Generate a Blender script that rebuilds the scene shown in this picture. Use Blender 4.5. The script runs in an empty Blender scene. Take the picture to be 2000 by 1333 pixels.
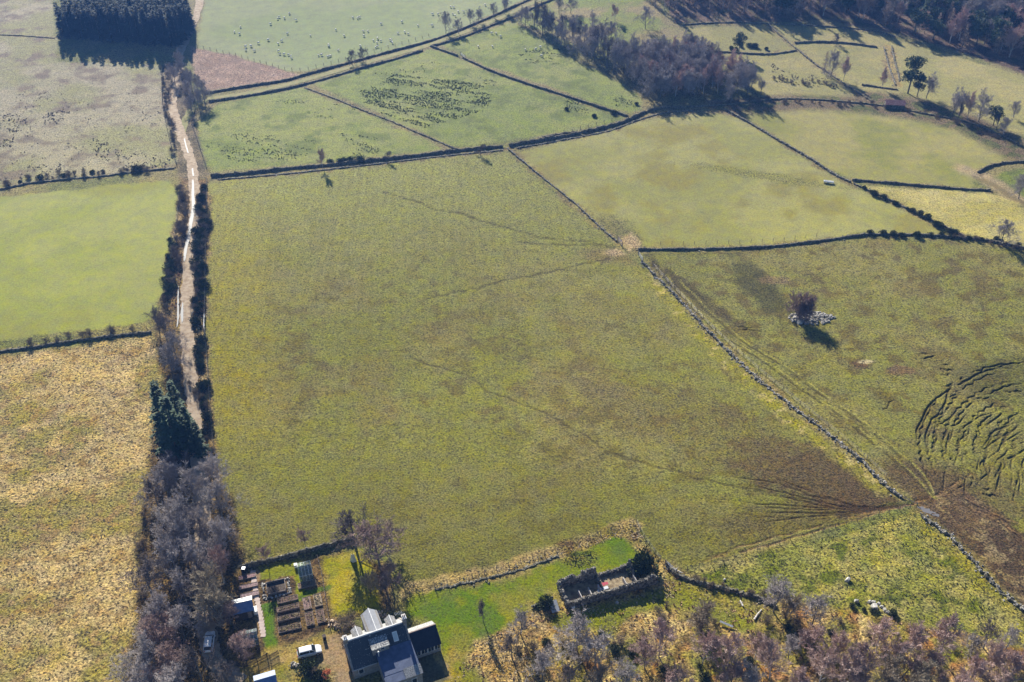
import bpy, math, random
import numpy as np
from mathutils import Vector, Matrix
R = math.radians
PI = math.pi
C = bpy.context.scene.collection
sc = bpy.context.scene

# ------------------------------------------------------------------ camera
CAM_H, PITCH, FPX = 160.0, R(37.0), 2000.0
cam_data = bpy.data.cameras.new('camera')
cam = bpy.data.objects.new('camera', cam_data); C.objects.link(cam)
cam.location = (0, 0, CAM_H); cam.rotation_euler = (PI/2 - PITCH, 0, 0)
cam_data.sensor_width = 36.0; cam_data.lens = 36.0
cam_data.clip_start = 1.0; cam_data.clip_end = 8000.0
sc.camera = cam
# ------------------------------------------------------------------ light
SUN_EL, SUN_AZ = R(27.5), R(-19.0)        # azimuth from +Y, negative = to the left
sdir = Vector((math.sin(SUN_AZ)*math.cos(SUN_EL), math.cos(SUN_AZ)*math.cos(SUN_EL), math.sin(SUN_EL)))
world = bpy.data.worlds.new('World'); sc.world = world; world.use_nodes = True
wn = world.node_tree; bg = wn.nodes['Background']
sky = wn.nodes.new('ShaderNodeTexSky'); sky.sky_type = 'NISHITA'; sky.sun_disc = False
sky.ozone_density = 5.0; sky.dust_density = .3; sky.sun_elevation = SUN_EL; sky.sun_rotation = SUN_AZ
wn.links.new(sky.outputs[0], bg.inputs[0]); bg.inputs[1].default_value = 0.05
sun_data = bpy.data.lights.new('sun', 'SUN'); sun_data.energy = 5.0; sun_data.angle = R(0.5)
sun_data.color = (1.0, 0.93, 0.80)
sun = bpy.data.objects.new('sun', sun_data); C.objects.link(sun)
sun.rotation_euler = (-sdir).to_track_quat('-Z', 'Y').to_euler()
sun.location = sdir*900
sc.view_settings.view_transform = 'Standard'; sc.view_settings.look = 'None'
sc.view_settings.exposure = 1.27; sc.view_settings.gamma = 1.0
HAZE = True

# ------------------------------------------------------------------ helpers
def lin(c):
    return tuple((x/255/12.92 if x/255 <= .04045 else ((x/255+.055)/1.055)**2.4) for x in c)
KALB = 1.85
def alb(c, k=1.0):                        # colour as the sunlit surface shows it -> its own base colour
    return tuple(min(.8, x/KALB*k) for x in lin(c))

def TH(x, y):                             # height of the land
    x = np.asarray(x, float); y = np.asarray(y, float)
    h = 1.6*np.sin(x/62+.6)*np.sin(y/71+1.0) + 1.1*np.sin(x/37-y/55+2.0)
    h = h + 2.2*np.exp(-((x-70)/60)**2-((y-330)/55)**2)
    h = h + np.clip((y-400)/90, 0, 5)**1.4*np.clip((x-20)/120, 0, 1.5)*3.0
    w = np.clip((np.hypot((x+20)/1.2, y-125)-38)/50, 0, 1)
    return h*w*w*(3-2*w)
FW = Vector((0, math.cos(PITCH), -math.sin(PITCH))); UPV = Vector((0, math.sin(PITCH), math.cos(PITCH)))
def P(u, v, h=0.0):                       # where a sight line of the photo meets the land (or a height h above it)
    d = FW + Vector((1, 0, 0))*((u-1000)/FPX) + UPV*(-(v-666.5)/FPX)
    z = h
    for _ in range(14):
        t = (z-CAM_H)/d.z
        p = Vector((0, 0, CAM_H)) + d*t
        z = float(TH(p.x, p.y)) + h
    return Vector((p.x, p.y, z))
def G(x, y, dz=0): return Vector((x, y, float(TH(x, y))+dz))
def base(u, v, h):
    p = P(u, v, h); return Vector((p.x, p.y, p.z-h))

def tag(o, label=None, cat=None, group=None, kind=None):
    if label: o['label'] = label
    if cat: o['category'] = cat
    if group: o['group'] = group
    if kind: o['kind'] = kind
    return o
def thing(name, label, cat, loc=(0, 0, 0), rz=0.0, group=None):
    o = bpy.data.objects.new(name, None); C.objects.link(o); o.empty_display_size = .5
    o.location = loc; o.rotation_euler = (0, 0, rz)
    return tag(o, label, cat, group)
def place(me, name, parent=None, loc=(0, 0, 0), rz=0.0, s=1.0):
    o = bpy.data.objects.new(name, me); C.objects.link(o); o.parent = parent
    o.location = loc; o.rotation_euler = (0, 0, rz)
    o.scale = s if hasattr(s, '__len__') else (s, s, s)
    return o

class MB:
    def __init__(s): s.v = []; s.f = []; s.m = []
    def add(s, vs, fs, mi=0):
        n = len(s.v); s.v.extend(tuple(q) for q in vs); s.f.extend(tuple(i+n for i in f) for f in fs); s.m.extend([mi]*len(fs))
    def box(s, a, b, mi=0, M=None):
        x0, y0, z0 = a; x1, y1, z1 = b
        vs = [(x0,y0,z0),(x1,y0,z0),(x1,y1,z0),(x0,y1,z0),(x0,y0,z1),(x1,y0,z1),(x1,y1,z1),(x0,y1,z1)]
        if M is not None: vs = [M @ Vector(q) for q in vs]
        s.add(vs, [(3,2,1,0),(4,5,6,7),(0,1,5,4),(1,2,6,5),(2,3,7,6),(3,0,4,7)], mi)
    def prism(s, prof, y0, y1, mi=0, axis='y'):   # profile of (x,z) swept along y, or (y,z) along x
        n = len(prof)
        if axis == 'y': vs = [(x, y0, z) for x, z in prof]+[(x, y1, z) for x, z in prof]
        else: vs = [(y0, x, z) for x, z in prof]+[(y1, x, z) for x, z in prof]
        fs = [tuple(range(n)), tuple(range(2*n-1, n-1, -1))]+[(i, i+n, (i+1) % n+n, (i+1) % n) for i in range(n)]
        s.add(vs, fs, mi)
    def stone(s, c, r, rng, mi=0, flat=.75):
        M = Matrix.Rotation(rng.uniform(0, 6.28), 3, 'Z') @ Matrix.Rotation(rng.uniform(-.4, .4), 3, 'X')
        sx, sy, sz = r*rng.uniform(.8, 1.35), r*rng.uniform(.6, 1.0), r*rng.uniform(.6, 1.0)*flat
        vs = []
        for k, (ax, ay, az) in enumerate([(-1,-1,-1),(1,-1,-1),(1,1,-1),(-1,1,-1),(-1,-1,1),(1,-1,1),(1,1,1),(-1,1,1)]):
            q = .72 if az > 0 else 1.0
            vs.append(Vector(c)+M @ Vector((ax*sx*q*rng.uniform(.75, 1.1), ay*sy*q*rng.uniform(.75, 1.1), az*sz*rng.uniform(.75, 1.1))))
        s.add(vs, [(3,2,1,0),(4,5,6,7),(0,1,5,4),(1,2,6,5),(2,3,7,6),(3,0,4,7)], mi)
    def tube(s, pts, rs, n=4, mi=0, cap=True):
        pts = [Vector(p) for p in pts]; rings = []; vs = []
        for i, p in enumerate(pts):
            d = (pts[min(i+1, len(pts)-1)]-pts[max(i-1, 0)]); d = d.normalized() if d.length > 1e-9 else Vector((0, 0, 1))
            a = d.cross(Vector((0, 0, 1)) if abs(d.z) < .9 else Vector((1, 0, 0))).normalized(); b = d.cross(a)
            for k in range(n):
                t = 2*PI*k/n
                vs.append(p+(a*math.cos(t)+b*math.sin(t))*rs[i])
        fs = []
        for i in range(len(pts)-1):
            for k in range(n):
                fs.append((i*n+k, i*n+(k+1) % n, (i+1)*n+(k+1) % n, (i+1)*n+k))
        if cap: fs += [tuple(range(n-1, -1, -1)), tuple(range((len(pts)-1)*n, len(pts)*n))]
        s.add(vs, fs, mi)
    def cyl(s, c, r, h, n=12, mi=0, r2=None):
        s.tube([c, (c[0], c[1], c[2]+h)], [r, r if r2 is None else r2], n, mi)
    def mesh(s, name, mats, smooth=False):
        me = bpy.data.meshes.new(name)
        me.from_pydata(s.v, [], s.f)
        if not isinstance(mats, (list, tuple)): mats = [mats]
        for m in mats: me.materials.append(m)
        if len(mats) > 1: me.polygons.foreach_set('material_index', np.array(s.m, dtype=np.int32))
        if smooth: me.polygons.foreach_set('use_smooth', np.ones(len(me.polygons), dtype=bool))
        me.update(); return me
    def build(s, name, mats, parent=None, smooth=False, loc=(0, 0, 0)):
        return place(s.mesh(name, mats, smooth), name, parent, loc)

# ------------------------------------------------------------------ materials
def mat(name, col, rough=.8, col2=None, scale=1.0, bump=0.0, bscale=None, vor=0.0, metal=0.0, trans=0.0, rnd=0.0, spec=.3, dist=.1, lo=.35, hi=.65, coat=0.0):
    m = bpy.data.materials.new(name); m.use_nodes = True
    nt = m.node_tree; N = nt.nodes; L = nt.links; b = N['Principled BSDF']
    b.inputs['Roughness'].default_value = rough; b.inputs['Metallic'].default_value = metal
    b.inputs['Specular IOR Level'].default_value = spec
    if trans: b.inputs['Transmission Weight'].default_value = trans
    if coat: b.inputs['Coat Weight'].default_value = coat
    tc = N.new('ShaderNodeTexCoord')
    src = None
    if col2 is not None:
        if vor: t = N.new('ShaderNodeTexVoronoi'); t.inputs['Scale'].default_value = vor; o = None
        else: t = N.new('ShaderNodeTexNoise'); t.inputs['Scale'].default_value = scale; t.inputs['Detail'].default_value = 5
        L.new(tc.outputs['Object'], t.inputs['Vector'])
        r = N.new('ShaderNodeValToRGB')
        if vor:
            bw = N.new('ShaderNodeRGBToBW'); L.new(t.outputs['Color'], bw.inputs[0]); L.new(bw.outputs[0], r.inputs[0])
            r.color_ramp.elements[0].position = .2; r.color_ramp.elements[1].position = .85
        else:
            L.new(t.outputs[0], r.inputs[0]); r.color_ramp.elements[0].position = lo; r.color_ramp.elements[1].position = hi
        r.color_ramp.elements[0].color = (*col, 1); r.color_ramp.elements[1].color = (*col2, 1)
        src = r.outputs[0]
    else:
        rgb = N.new('ShaderNodeRGB'); rgb.outputs[0].default_value = (*col, 1); src = rgb.outputs[0]
    if rnd:
        oi = N.new('ShaderNodeObjectInfo'); hs = N.new('ShaderNodeHueSaturation')
        mr = N.new('ShaderNodeMapRange'); mr.inputs['To Min'].default_value = 1-rnd; mr.inputs['To Max'].default_value = 1+rnd
        L.new(oi.outputs['Random'], mr.inputs[0]); L.new(mr.outputs[0], hs.inputs['Value'])
        mr2 = N.new('ShaderNodeMapRange'); mr2.inputs['To Min'].default_value = .5-rnd*.04; mr2.inputs['To Max'].default_value = .5+rnd*.04
        mu = N.new('ShaderNodeMath'); mu.operation = 'FRACT'; mm = N.new('ShaderNodeMath'); mm.operation = 'MULTIPLY'; mm.inputs[1].default_value = 7.31
        L.new(oi.outputs['Random'], mm.inputs[0]); L.new(mm.outputs[0], mu.inputs[0]); L.new(mu.outputs[0], mr2.inputs[0]); L.new(mr2.outputs[0], hs.inputs['Hue'])
        L.new(src, hs.inputs['Color']); src = hs.outputs[0]
    L.new(src, b.inputs['Base Color'])
    if bump:
        t2 = N.new('ShaderNodeTexNoise'); t2.inputs['Scale'].default_value = bscale or scale*2; t2.inputs['Detail'].default_value = 4
        L.new(tc.outputs['Object'], t2.inputs['Vector'])
        bp = N.new('ShaderNodeBump'); bp.inputs['Strength'].default_value = bump; bp.inputs['Distance'].default_value = dist
        L.new(t2.outputs[0], bp.inputs['Height']); L.new(bp.outputs[0], b.inputs['Normal'])
    return m

M_stone = mat('drystone', (.10,.095,.085), .9, (.42,.40,.36), vor=3.2, bump=.6, bscale=5)
M_core = mat('wall_core', (.06,.056,.04), .95, (.20,.18,.13), vor=2.5, bump=.6, bscale=4)
M_darkstone = mat('mossy_stone', (.04,.04,.03), .9, (.19,.18,.14), vor=2.5, bump=.6, bscale=4)
M_rubble = mat('granite', (.12,.115,.10), .9, (.42,.40,.37), vor=1.7, bump=.4, bscale=4)
M_wood = mat('weathered_wood', (.13,.10,.08), .85, (.25,.21,.18), scale=6)
M_darkwood = mat('dark_timber', (.035,.025,.02), .8, (.08,.06,.05), scale=6)
M_wire = mat('wire', (.25,.25,.24), .5, metal=.6)
M_bark = mat('bark_grey', (.10,.09,.08), .9, (.22,.20,.18), scale=4)
M_birchbark = mat('bark_birch', (.30,.28,.26), .8, (.60,.57,.54), scale=3)
M_twig = mat('twigs_grey', (.24,.212,.20), .85, (.39,.35,.34), scale=.8, rnd=.18)
M_twigp = mat('twigs_purple', (.33,.225,.195), .85, (.50,.375,.34), scale=.8, rnd=.15)
M_twigr = mat('twigs_red', (.25,.16,.14), .85, (.34,.25,.22), scale=.8, rnd=.15)
M_twigt = mat('twigs_tan', (.30,.24,.17), .85, (.40,.34,.25), scale=.8, rnd=.15)
M_twigd = mat('twigs_dark', (.09,.075,.07), .85, (.16,.13,.12), scale=.8, rnd=.15)
M_larch = mat('twigs_larch', (.24,.17,.13), .85, (.36,.27,.20), scale=.5, rnd=.2)
M_spruce = mat('spruce_needles', (.022,.045,.022), .8, (.06,.10,.045), scale=.6, rnd=.2)
M_plant = mat('plantation_needles', (.010,.020,.014), .85, (.03,.05,.03), scale=.6, rnd=.35)
M_pine = mat('pine_needles', (.025,.05,.025), .8, (.07,.105,.05), scale=.6, rnd=.2)
M_gorse = mat('gorse_leaves', (.025,.04,.015), .85, (.07,.085,.03), scale=1.5, rnd=.25)
M_scrub = mat('scrub_brown', (.10,.075,.05), .9, (.21,.16,.11), scale=1.5, rnd=.25)

# ------------------------------------------------------------------ noise
def vnoise(x, y, seed=0):
    xi = np.floor(x).astype(np.int64); yi = np.floor(y).astype(np.int64)
    fx = x-xi; fy = y-yi; fx = fx*fx*(3-2*fx); fy = fy*fy*(3-2*fy)
    def h(a, b):
        n = (a*374761393+b*668265263+seed*974711+1013904223) & 0x7fffffff
        n = ((n ^ (n >> 13))*1274126177) & 0x7fffffff
        n = ((n ^ (n >> 15))*40503) & 0x7fffffff
        return (n & 0xffff)/65535.0
    return (h(xi, yi)*(1-fx)+h(xi+1, yi)*fx)*(1-fy)+(h(xi, yi+1)*(1-fx)+h(xi+1, yi+1)*fx)*fy
def fbm(x, y, s, seed=0, o=4):
    r = 0; a = 1; t = 0
    for i in range(o):
        an = .61+i*1.13+seed*.37; ca_, sa_ = math.cos(an), math.sin(an)
        r = r+a*vnoise((x*ca_-y*sa_)/s+i*17.3, (x*sa_+y*ca_)/s-i*9.7, seed+i); t += a; a *= .55; s *= .5
    return r/t
def sstep(a, b, x):
    t = np.clip((x-a)/(b-a), 0, 1); return t*t*(3-2*t)

# ------------------------------------------------------------------ the ground, one sheet
ys = [90.0]
while ys[-1] < 640: ys.append(ys[-1]+(.27 if ys[-1] < 128 else .2 if ys[-1] < 212 else .27 if ys[-1] < 225 else .33*ys[-1]/115))
far = [680, 740, 820, 940, 1100, 1350, 1700, 2200, 3000, 4200, 6000]
near = [-3000, -1500, -800, -400, -200, -80, 0, 40, 65, 80]
ys = np.array(near+ys+far, float)
s = np.concatenate([np.linspace(-1, .29, 594), np.linspace(.291, .79, 520), np.linspace(.793, 1, 96)]); ext = np.array([1.08, 1.25, 1.6, 2.3, 3.5, 6, 12, 25])
s = np.concatenate([-ext[::-1], s, ext])
hw = 100+.39*np.clip(ys, 80, 6000)
GX = s[None, :]*hw[:, None]; GY = np.repeat(ys[:, None], len(s), 1)
nr, ncol = GX.shape
X = GX.ravel().copy(); Y = GY.ravel().copy()
# warped coordinates so that no painted border is ruler-straight
WX = X+(fbm(X, Y, 9, 1)-.5)*3.2+(fbm(X, Y, 2.0, 5, 2)-.5)*1.3
WY = Y+(fbm(X, Y, 9, 2)-.5)*3.2+(fbm(X, Y, 2.0, 6, 2)-.5)*1.3
col = np.zeros((len(X), 3)); tuft = np.full(len(X), .35); DZ = np.zeros(len(X)); RZ = np.zeros(len(X))
def seg_d(px, py, pts, closed=False):
    d = np.full(len(px), 1e9); n = len(pts)
    for i in range(n if closed else n-1):
        ax, ay = pts[i]; bx, by = pts[(i+1) % n]
        vx, vy = bx-ax, by-ay; L2 = vx*vx+vy*vy+1e-9
        t = np.clip(((px-ax)*vx+(py-ay)*vy)/L2, 0, 1)
        d = np.minimum(d, (px-ax-t*vx)**2+(py-ay-t*vy)**2)
    return np.sqrt(d)
def inside(px, py, pts):
    r = np.zeros(len(px), bool); n = len(pts)
    for i in range(n):
        ax, ay = pts[i]; bx, by = pts[(i+1) % n]
        c = ((ay > py) != (by > py))
        with np.errstate(divide='ignore', invalid='ignore'):
            r ^= c & (px < (bx-ax)*(py-ay)/(by-ay+1e-12)+ax)
    return r
def W(pts): return [tuple(P(u, v).xy) for u, v in pts]
def mask_poly(pts, soft=1.0, warp=True, world_pts=False):
    w = pts if world_pts else W(pts)
    ax, ay = (WX, WY) if warp else (X, Y)
    xs = [p[0] for p in w]; yy = [p[1] for p in w]; m = soft+4
    idx = np.nonzero((ax > min(xs)-m) & (ax < max(xs)+m) & (ay > min(yy)-m) & (ay < max(yy)+m))[0]
    px, py = ax[idx], ay[idx]
    d = seg_d(px, py, w, True); ins = inside(px, py, w)
    sd = np.where(ins, d, -d)
    return idx, sstep(-soft, soft, sd), sd
def mask_line(pts, width, soft=.6, warp=True, world_pts=False):
    w = pts if world_pts else W(pts)
    ax, ay = (WX, WY) if warp else (X, Y)
    xs = [p[0] for p in w]; yy = [p[1] for p in w]; m = width+soft+3
    idx = np.nonzero((ax > min(xs)-m) & (ax < max(xs)+m) & (ay > min(yy)-m) & (ay < max(yy)+m))[0]
    d = seg_d(ax[idx], ay[idx], w)
    return idx, 1-sstep(max(0, width/2-soft), width/2+soft, d), d
def blend(idx, a, c, k=1.0, tu=None):
    c = np.array(alb(c)) if not isinstance(c, np.ndarray) else c
    a = (a*k)
    col[idx] = col[idx]*(1-a[:, None])+c*a[:, None]
    if tu is not None: tuft[idx] = tuft[idx]*(1-a)+tu*a
def field(pts, c, c2=None, sc_=14, tu=.35, soft=1.0, seed=3, lo=.38, hi=.62, c3=None, s3=3.0):
    idx, a, sd = mask_poly(pts, soft)
    ca = np.array(alb(c))[None, :]
    if c2 is not None:
        n = sstep(lo, hi, fbm(X[idx], Y[idx], sc_, seed))[:, None]
        ca = ca*(1-n)+np.array(alb(c2))[None, :]*n
    if c3 is not None:
        n = sstep(.5, .72, fbm(X[idx], Y[idx], s3, seed+50))[:, None]
        ca = ca*(1-n)+np.array(alb(c3))[None, :]*n
    col[idx] = col[idx]*(1-a[:, None])+ca*a[:, None]
    tuft[idx] = tuft[idx]*(1-a)+tu*a
    return idx, a, sd
def strip(pts, c, width, k=1.0, soft=.6, tu=None, warp=True):
    idx, a, d = mask_line(pts, width, soft, warp); blend(idx, a, c, k, tu); return idx, a, d
def noisy(idx, a, c, size, lo, hi, seed, k=1.0):     # patches of a colour in a region
    n = sstep(lo, hi, fbm(X[idx], Y[idx], size, seed)); blend(idx, a*n, c, k)

VERGES = [
[(412,346),(480,340),(560,331),(640,324),(700,318),(780,310),(880,297),(940,291),(985,287)],
[(425,352),(560,340),(700,325),(880,304),(985,294)],
[(994,286),(1060,275),(1130,262),(1180,250),(1225,237),(1256,222),(1290,213),(1340,212)],
[(1010,290),(1110,272),(1190,256),(1250,234),(1300,221),(1360,216)],
[(1345,210),(1420,205),(1500,196),(1560,194),(1640,199),(1720,207),(1800,222),(1900,243),(1990,283)],
[(992,292),(1050,340),(1120,396),(1165,438),(1206,474)],
[(1246,488),(1400,487),(1500,483),(1600,472),(1690,460),(1780,460),(1850,464),(1920,470),(2000,486),(2100,505)],
[(1253,512),(1300,560),(1340,600),(1380,645),(1430,695),(1490,750),(1560,805),(1620,850),(1680,900),(1730,950),(1760,972)],
[(1800,1008),(1850,1043),(1890,1085),(1930,1130),(1960,1160),(2000,1195),(2080,1270)],
[(1418,217),(1470,245),(1520,275),(1580,310),(1630,342),(1662,357)],
[(1668,360),(1720,383),(1780,413),(1850,446),(1885,462)],
[(1664,353),(1720,357),(1800,364),(1870,370),(1935,373)],
[(842,92),(905,115),(960,140),(1030,165),(1100,187),(1160,207),(1228,229)],
[(595,172),(650,192),(700,213),(760,236),(820,262),(858,278),(888,291)],
[(398,184),(470,172),(560,158),(590,149),(700,119),(770,100),(850,78),(950,38),(1030,2),(1060,-12)],
[(408,200),(480,189),(580,170),(700,136),(770,117),(828,99)],
[(842,92),(900,75),(960,51),(1010,31),(1060,8),(1100,-8)],
[(-60,384),(0,371),(60,359),(130,351),(200,345),(260,337),(345,329)],
[(-60,700),(0,688),(60,680),(150,667),(230,657),(300,650)],
[(470,1112),(540,1094),(600,1079),(662,1062),(690,1055)],
[(1302,1104),(1330,1128),(1400,1148),(1480,1168),(1520,1185)],
[(1040,1186),(1062,1178),(1082,1168)],
[(850,1152),(930,1135),(1000,1118),(1060,1098),(1090,1085)],
[(1335,49),(1420,45),(1500,47),(1600,52),(1700,60),(1750,72)],
[(1502,50),(1530,75),(1560,100),(1590,125),(1620,145),(1660,172),(1705,200)],
[(1395,102),(1440,104),(1500,107),(1558,99)],
[(1552,85),(1600,83),(1660,86),(1716,94)],
[(1727,95),(1733,120),(1741,145),(1749,168)],
[(1741,92),(1747,120),(1753,140),(1757,160)],
[(1683,167),(1720,172),(1758,177)],
[(1910,338),(1930,327),(1960,320),(2000,317),(2060,312)],
[(-40,68),(30,70),(60,72),(110,76)],
[(1060,268),(1120,260),(1142,268)]]
# base: rough tan-green moor everywhere
allv = np.arange(len(X))
n0 = sstep(.4, .62, fbm(X, Y, 22, 9))[:, None]
col[:] = np.array(alb((158,146,104)))*(1-n0)+np.array(alb((132,134,84)))*n0
tuft[:] = .8

F = {}
F['rough_nw'] = [(-400,-40),(100,-20),(112,120),(318,128),(330,220),(350,325),(200,342),(60,356),(-400,420)]
F['west'] = [(-400,420),(0,387),(160,368),(322,353),(350,382),(338,470),(322,560),(305,612),(285,628),(0,667),(-400,720)]
F['rough_sw'] = [(-500,760),(0,698),(180,672),(290,660),(310,690),(312,760),(300,860),(285,960),(272,1080),(262,1200),(255,1500),(-500,1500)]
F['sheep'] = [(385,95),(395,40),(402,-60),(1140,-60),(1035,-5),(960,30),(880,66),(760,100),(660,125),(600,138),(560,139),(520,128),(450,108)]
F['heather'] = [(368,92),(450,106),(540,132),(590,148),(540,160),(400,178),(380,140)]
F['mid_a'] = [(378,245),(425,205),(580,172),(600,172),(650,196),(760,240),(868,288),(860,292),(620,318),(415,335),(395,300)]
F['mid_b'] = [(610,165),(720,132),(835,96),(850,94),(960,140),(1100,190),(1222,232),(1130,255),(900,286),(880,284),(760,232),(660,186)]
F['mid_c'] = [(860,88),(960,55),(1000,44),(1060,80),(1140,125),(1210,160),(1250,185),(1250,215),(1228,222),(1100,180),(960,132)]
F['main'] = [(412,356),(560,342),(700,326),(880,306),(990,298),(1045,345),(1115,402),(1205,484),(1240,512),(1330,603),(1425,700),(1550,806),(1670,900),(1760,982),(1640,1020),(1500,1062),(1340,1112),(1300,1098),(1246,1020),(1150,1048),(1000,1098),(800,1158),(772,1100),(772,1058),(660,1058),(540,1088),(478,1104),(452,1000),(432,900),(420,850),(410,700),(408,500)]
F['hill'] = [(1000,300),(1060,285),(1180,258),(1260,235),(1330,224),(1418,220),(1470,248),(1580,315),(1660,362),(1780,420),(1862,462),(1780,455),(1690,455),(1500,478),(1250,486),(1218,478),(1120,398),(1050,342)]
F['ne'] = [(1432,216),(1560,207),(1680,212),(1850,240),(1960,270),(1995,292),(1960,315),(1925,325),(1905,345),(1900,366),(1800,362),(1668,354),(1590,312),(1480,246)]
F['pale'] = [(1690,364),(1800,370),(1930,376),(1980,388),(2300,420),(2300,480),(1960,475),(1880,458),(1790,415)]
F['east'] = [(1262,494),(1400,492),(1600,478),(1690,465),(1850,470),(2000,492),(2500,560),(2500,1200),(2050,1085),(1960,1020),(1880,965),(1790,970),(1762,965),(1680,893),(1560,798),(1430,688),(1345,596),(1270,520)]
F['mud'] = [(1775,968),(1880,955),(1960,1010),(2050,1080),(2500,1300),(2500,1500),(2060,1240),(1960,1150),(1890,1075),(1850,1035),(1795,1000)]
F['rough_se'] = [(1345,1120),(1480,1085),(1600,1052),(1700,1022),(1790,1000),(1850,1045),(1890,1090),(1960,1165),(2060,1250),(2300,1500),(2000,1260),(1800,1215),(1620,1190),(1500,1165),(1400,1140)]
F['lawn'] = [(795,1168),(880,1150),(990,1125),(1090,1098),(1150,1075),(1195,1052),(1222,1056),(1248,1085),(1232,1108),(1180,1130),(1105,1152),(1040,1185),(985,1222),(925,1268),(885,1320),(870,1400),(840,1400),(870,1300),(850,1215),(795,1195)]
F['garden_lawn'] = [(630,1088),(700,1072),(735,1110),(745,1195),(700,1198),(646,1200),(636,1150)]
F['garden'] = [(455,1118),(560,1098),(665,1072),(760,1100),(775,1190),(650,1220),(560,1262),(520,1290),(455,1300)]

idx, a, _ = field(F['rough_nw'], (182,172,146), (164,160,118), 26, .55, seed=11, c3=(142,128,112), s3=7)
field(F['west'], (158,163,93), (168,170,106), 20, .12, seed=12, c3=(156,156,84), s3=30)
idx, a, _ = field(F['rough_sw'], (210,182,148), (172,156,102), 16, .95, soft=2, seed=13, lo=.42, hi=.6, c3=(176,146,112), s3=2.0)
noisy(idx, a, (232,200,162), 9, .55, .7, 14, .75)
field(F['sheep'], (150,160,112), (158,164,120), 30, .10, seed=15)
field(F['heather'], (184,156,138), (164,138,122), 5, .8, seed=16)
for k, s_ in (('mid_a', 17), ('mid_b', 18), ('mid_c', 19)):
    idx, a, _ = field(F[k], (142,152,84), (154,158,94), 16, .42, seed=s_, c3=(124,134,74), s3=6)
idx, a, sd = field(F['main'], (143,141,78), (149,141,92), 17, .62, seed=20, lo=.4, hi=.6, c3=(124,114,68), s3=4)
noisy(idx, a, (140,138,70), 24, .5, .68, 21, .7)
noisy(idx, a, (136,118,88), 11, .54, .68, 121, .4)
# greener towards the house end, drier and yellower along the western edge and the north
yb = Y[idx]; xb = X[idx]
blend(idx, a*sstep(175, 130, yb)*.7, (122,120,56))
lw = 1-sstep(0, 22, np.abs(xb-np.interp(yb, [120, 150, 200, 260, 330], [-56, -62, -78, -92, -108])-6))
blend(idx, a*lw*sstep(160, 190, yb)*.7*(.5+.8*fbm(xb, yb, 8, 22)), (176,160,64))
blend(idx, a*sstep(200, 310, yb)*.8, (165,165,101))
# drill rows left by the seeder, running up the field
rw = .5+.5*np.sin(xb*2.1+.16*yb+4.5*fbm(xb, yb, 14, 23)); blend(idx, a*rw*.22*sstep(.35, .6, fbm(xb, yb, 9, 24)), (116,106,62))
# poached mud towards the gateway in the corner
gx, gy = P(1765, 982).xy
def lobe(idx, a, cx, cy, ux, uy, lx, ly, c, k, seed):
    dx, dy = X[idx]-cx, Y[idx]-cy; p_ = (dx*ux+dy*uy)/lx; q_ = (-dx*uy+dy*ux)/ly
    r = np.sqrt(p_*p_+q_*q_)+(fbm(X[idx], Y[idx], 7, seed)-.5)*.7+(fbm(X[idx], Y[idx], 1.2, seed+1, 2)-.5)*.5
    blend(idx, a*(1-sstep(.55, 1.25, r))*k, c, 1.0, .9)
pa, pb = P(1600, 925).xy, P(1330, 820).xy
lobe(idx, a, (gx+pa.x)/2, (gy+pa.y)/2+1, -.93, .36, 31, 12, (104,82,70), .86, 30)
lobe(idx, a, pb.x, pb.y, -.86, .5, 30, 13, (124,106,78), .45, 32)
lobe(idx, a, *P(1200, 500).xy, 1, 0, 12, 5, (138,116,92), .6, 34)
lobe(idx, a, *P(1213, 492).xy, .9, .2, 5, 2.4, (206,178,152), .95, 35)
lobe(idx, a, *P(1560, 1010).xy, .9, .2, 20, 5, (104,82,64), .5, 36)
field(F['hill'], (162,160,100), (175,170,113), 22, .16, seed=40, c3=(158,150,90), s3=14)
idx, a, sd = mask_poly(F['hill'], 1.0)
lobe(idx, a, *P(1205, 460).xy, -.6, .8, 16, 7, (134,126,82), .8, 41)
lobe(idx, a, *P(1500, 345).xy, -.9, .3, 26, 3, (150,146,86), .7, 42)
lobe(idx, a, *P(1228, 482).xy, .2, .9, 6.5, 3.2, (206,178,152), .95, 141)
for pv in ([(1226,490),(1232,475),(1236,455)], [(1228,488),(1244,470)], [(1224,486),(1218,478)]): strip(pv, (214,186,158), .8, .8, .4)
field(F['ne'], (160,156,96), (170,162,106), 20, .14, seed=43, c3=(148,148,84), s3=18)
field(F['pale'], (202,188,132), (186,174,112), 10, .45, seed=44)
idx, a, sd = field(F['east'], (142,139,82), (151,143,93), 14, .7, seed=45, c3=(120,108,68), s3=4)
noisy(idx, a, (144,140,78), 22, .5, .66, 46, .6)
noisy(idx, a, (126,110,82), 9, .56, .7, 47, .5)
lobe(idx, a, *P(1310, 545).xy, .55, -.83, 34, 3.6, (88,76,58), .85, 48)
lobe(idx, a, *P(1480, 560).xy, .25, -.97, 20, 5, (84,82,56), .8, 49)  # long cast shadow across the field, painted into the ground colour
lobe(idx, a, *P(1510, 548).xy, 1, 0, 5, 2.2, (150,124,112), .6, 50)
lobe(idx, a, *P(1757, 724).xy, 1, 0, 4.6, 2.4, (132,106,92), .9, 51)
lobe(idx, a, *P(1680, 712).xy, 1, 0, 3.2, 2.2, (116,86,70), .9, 52)
lobe(idx, a, *P(1693, 707).xy, 1, .1, 2.2, .8, (214,196,180), .95, 53)
lobe(idx, a, *P(1810, 940).xy, 1, -.1, 13, 7, (108,88,74), .9, 54)
lobe(idx, a, *P(1940, 980).xy, .9, -.4, 16, 4, (118,98,80), .55, 55)
lobe(idx, a, *P(1980, 740).xy, .9, .3, 14, 8, (84,84,54), .5, 56)
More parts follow.
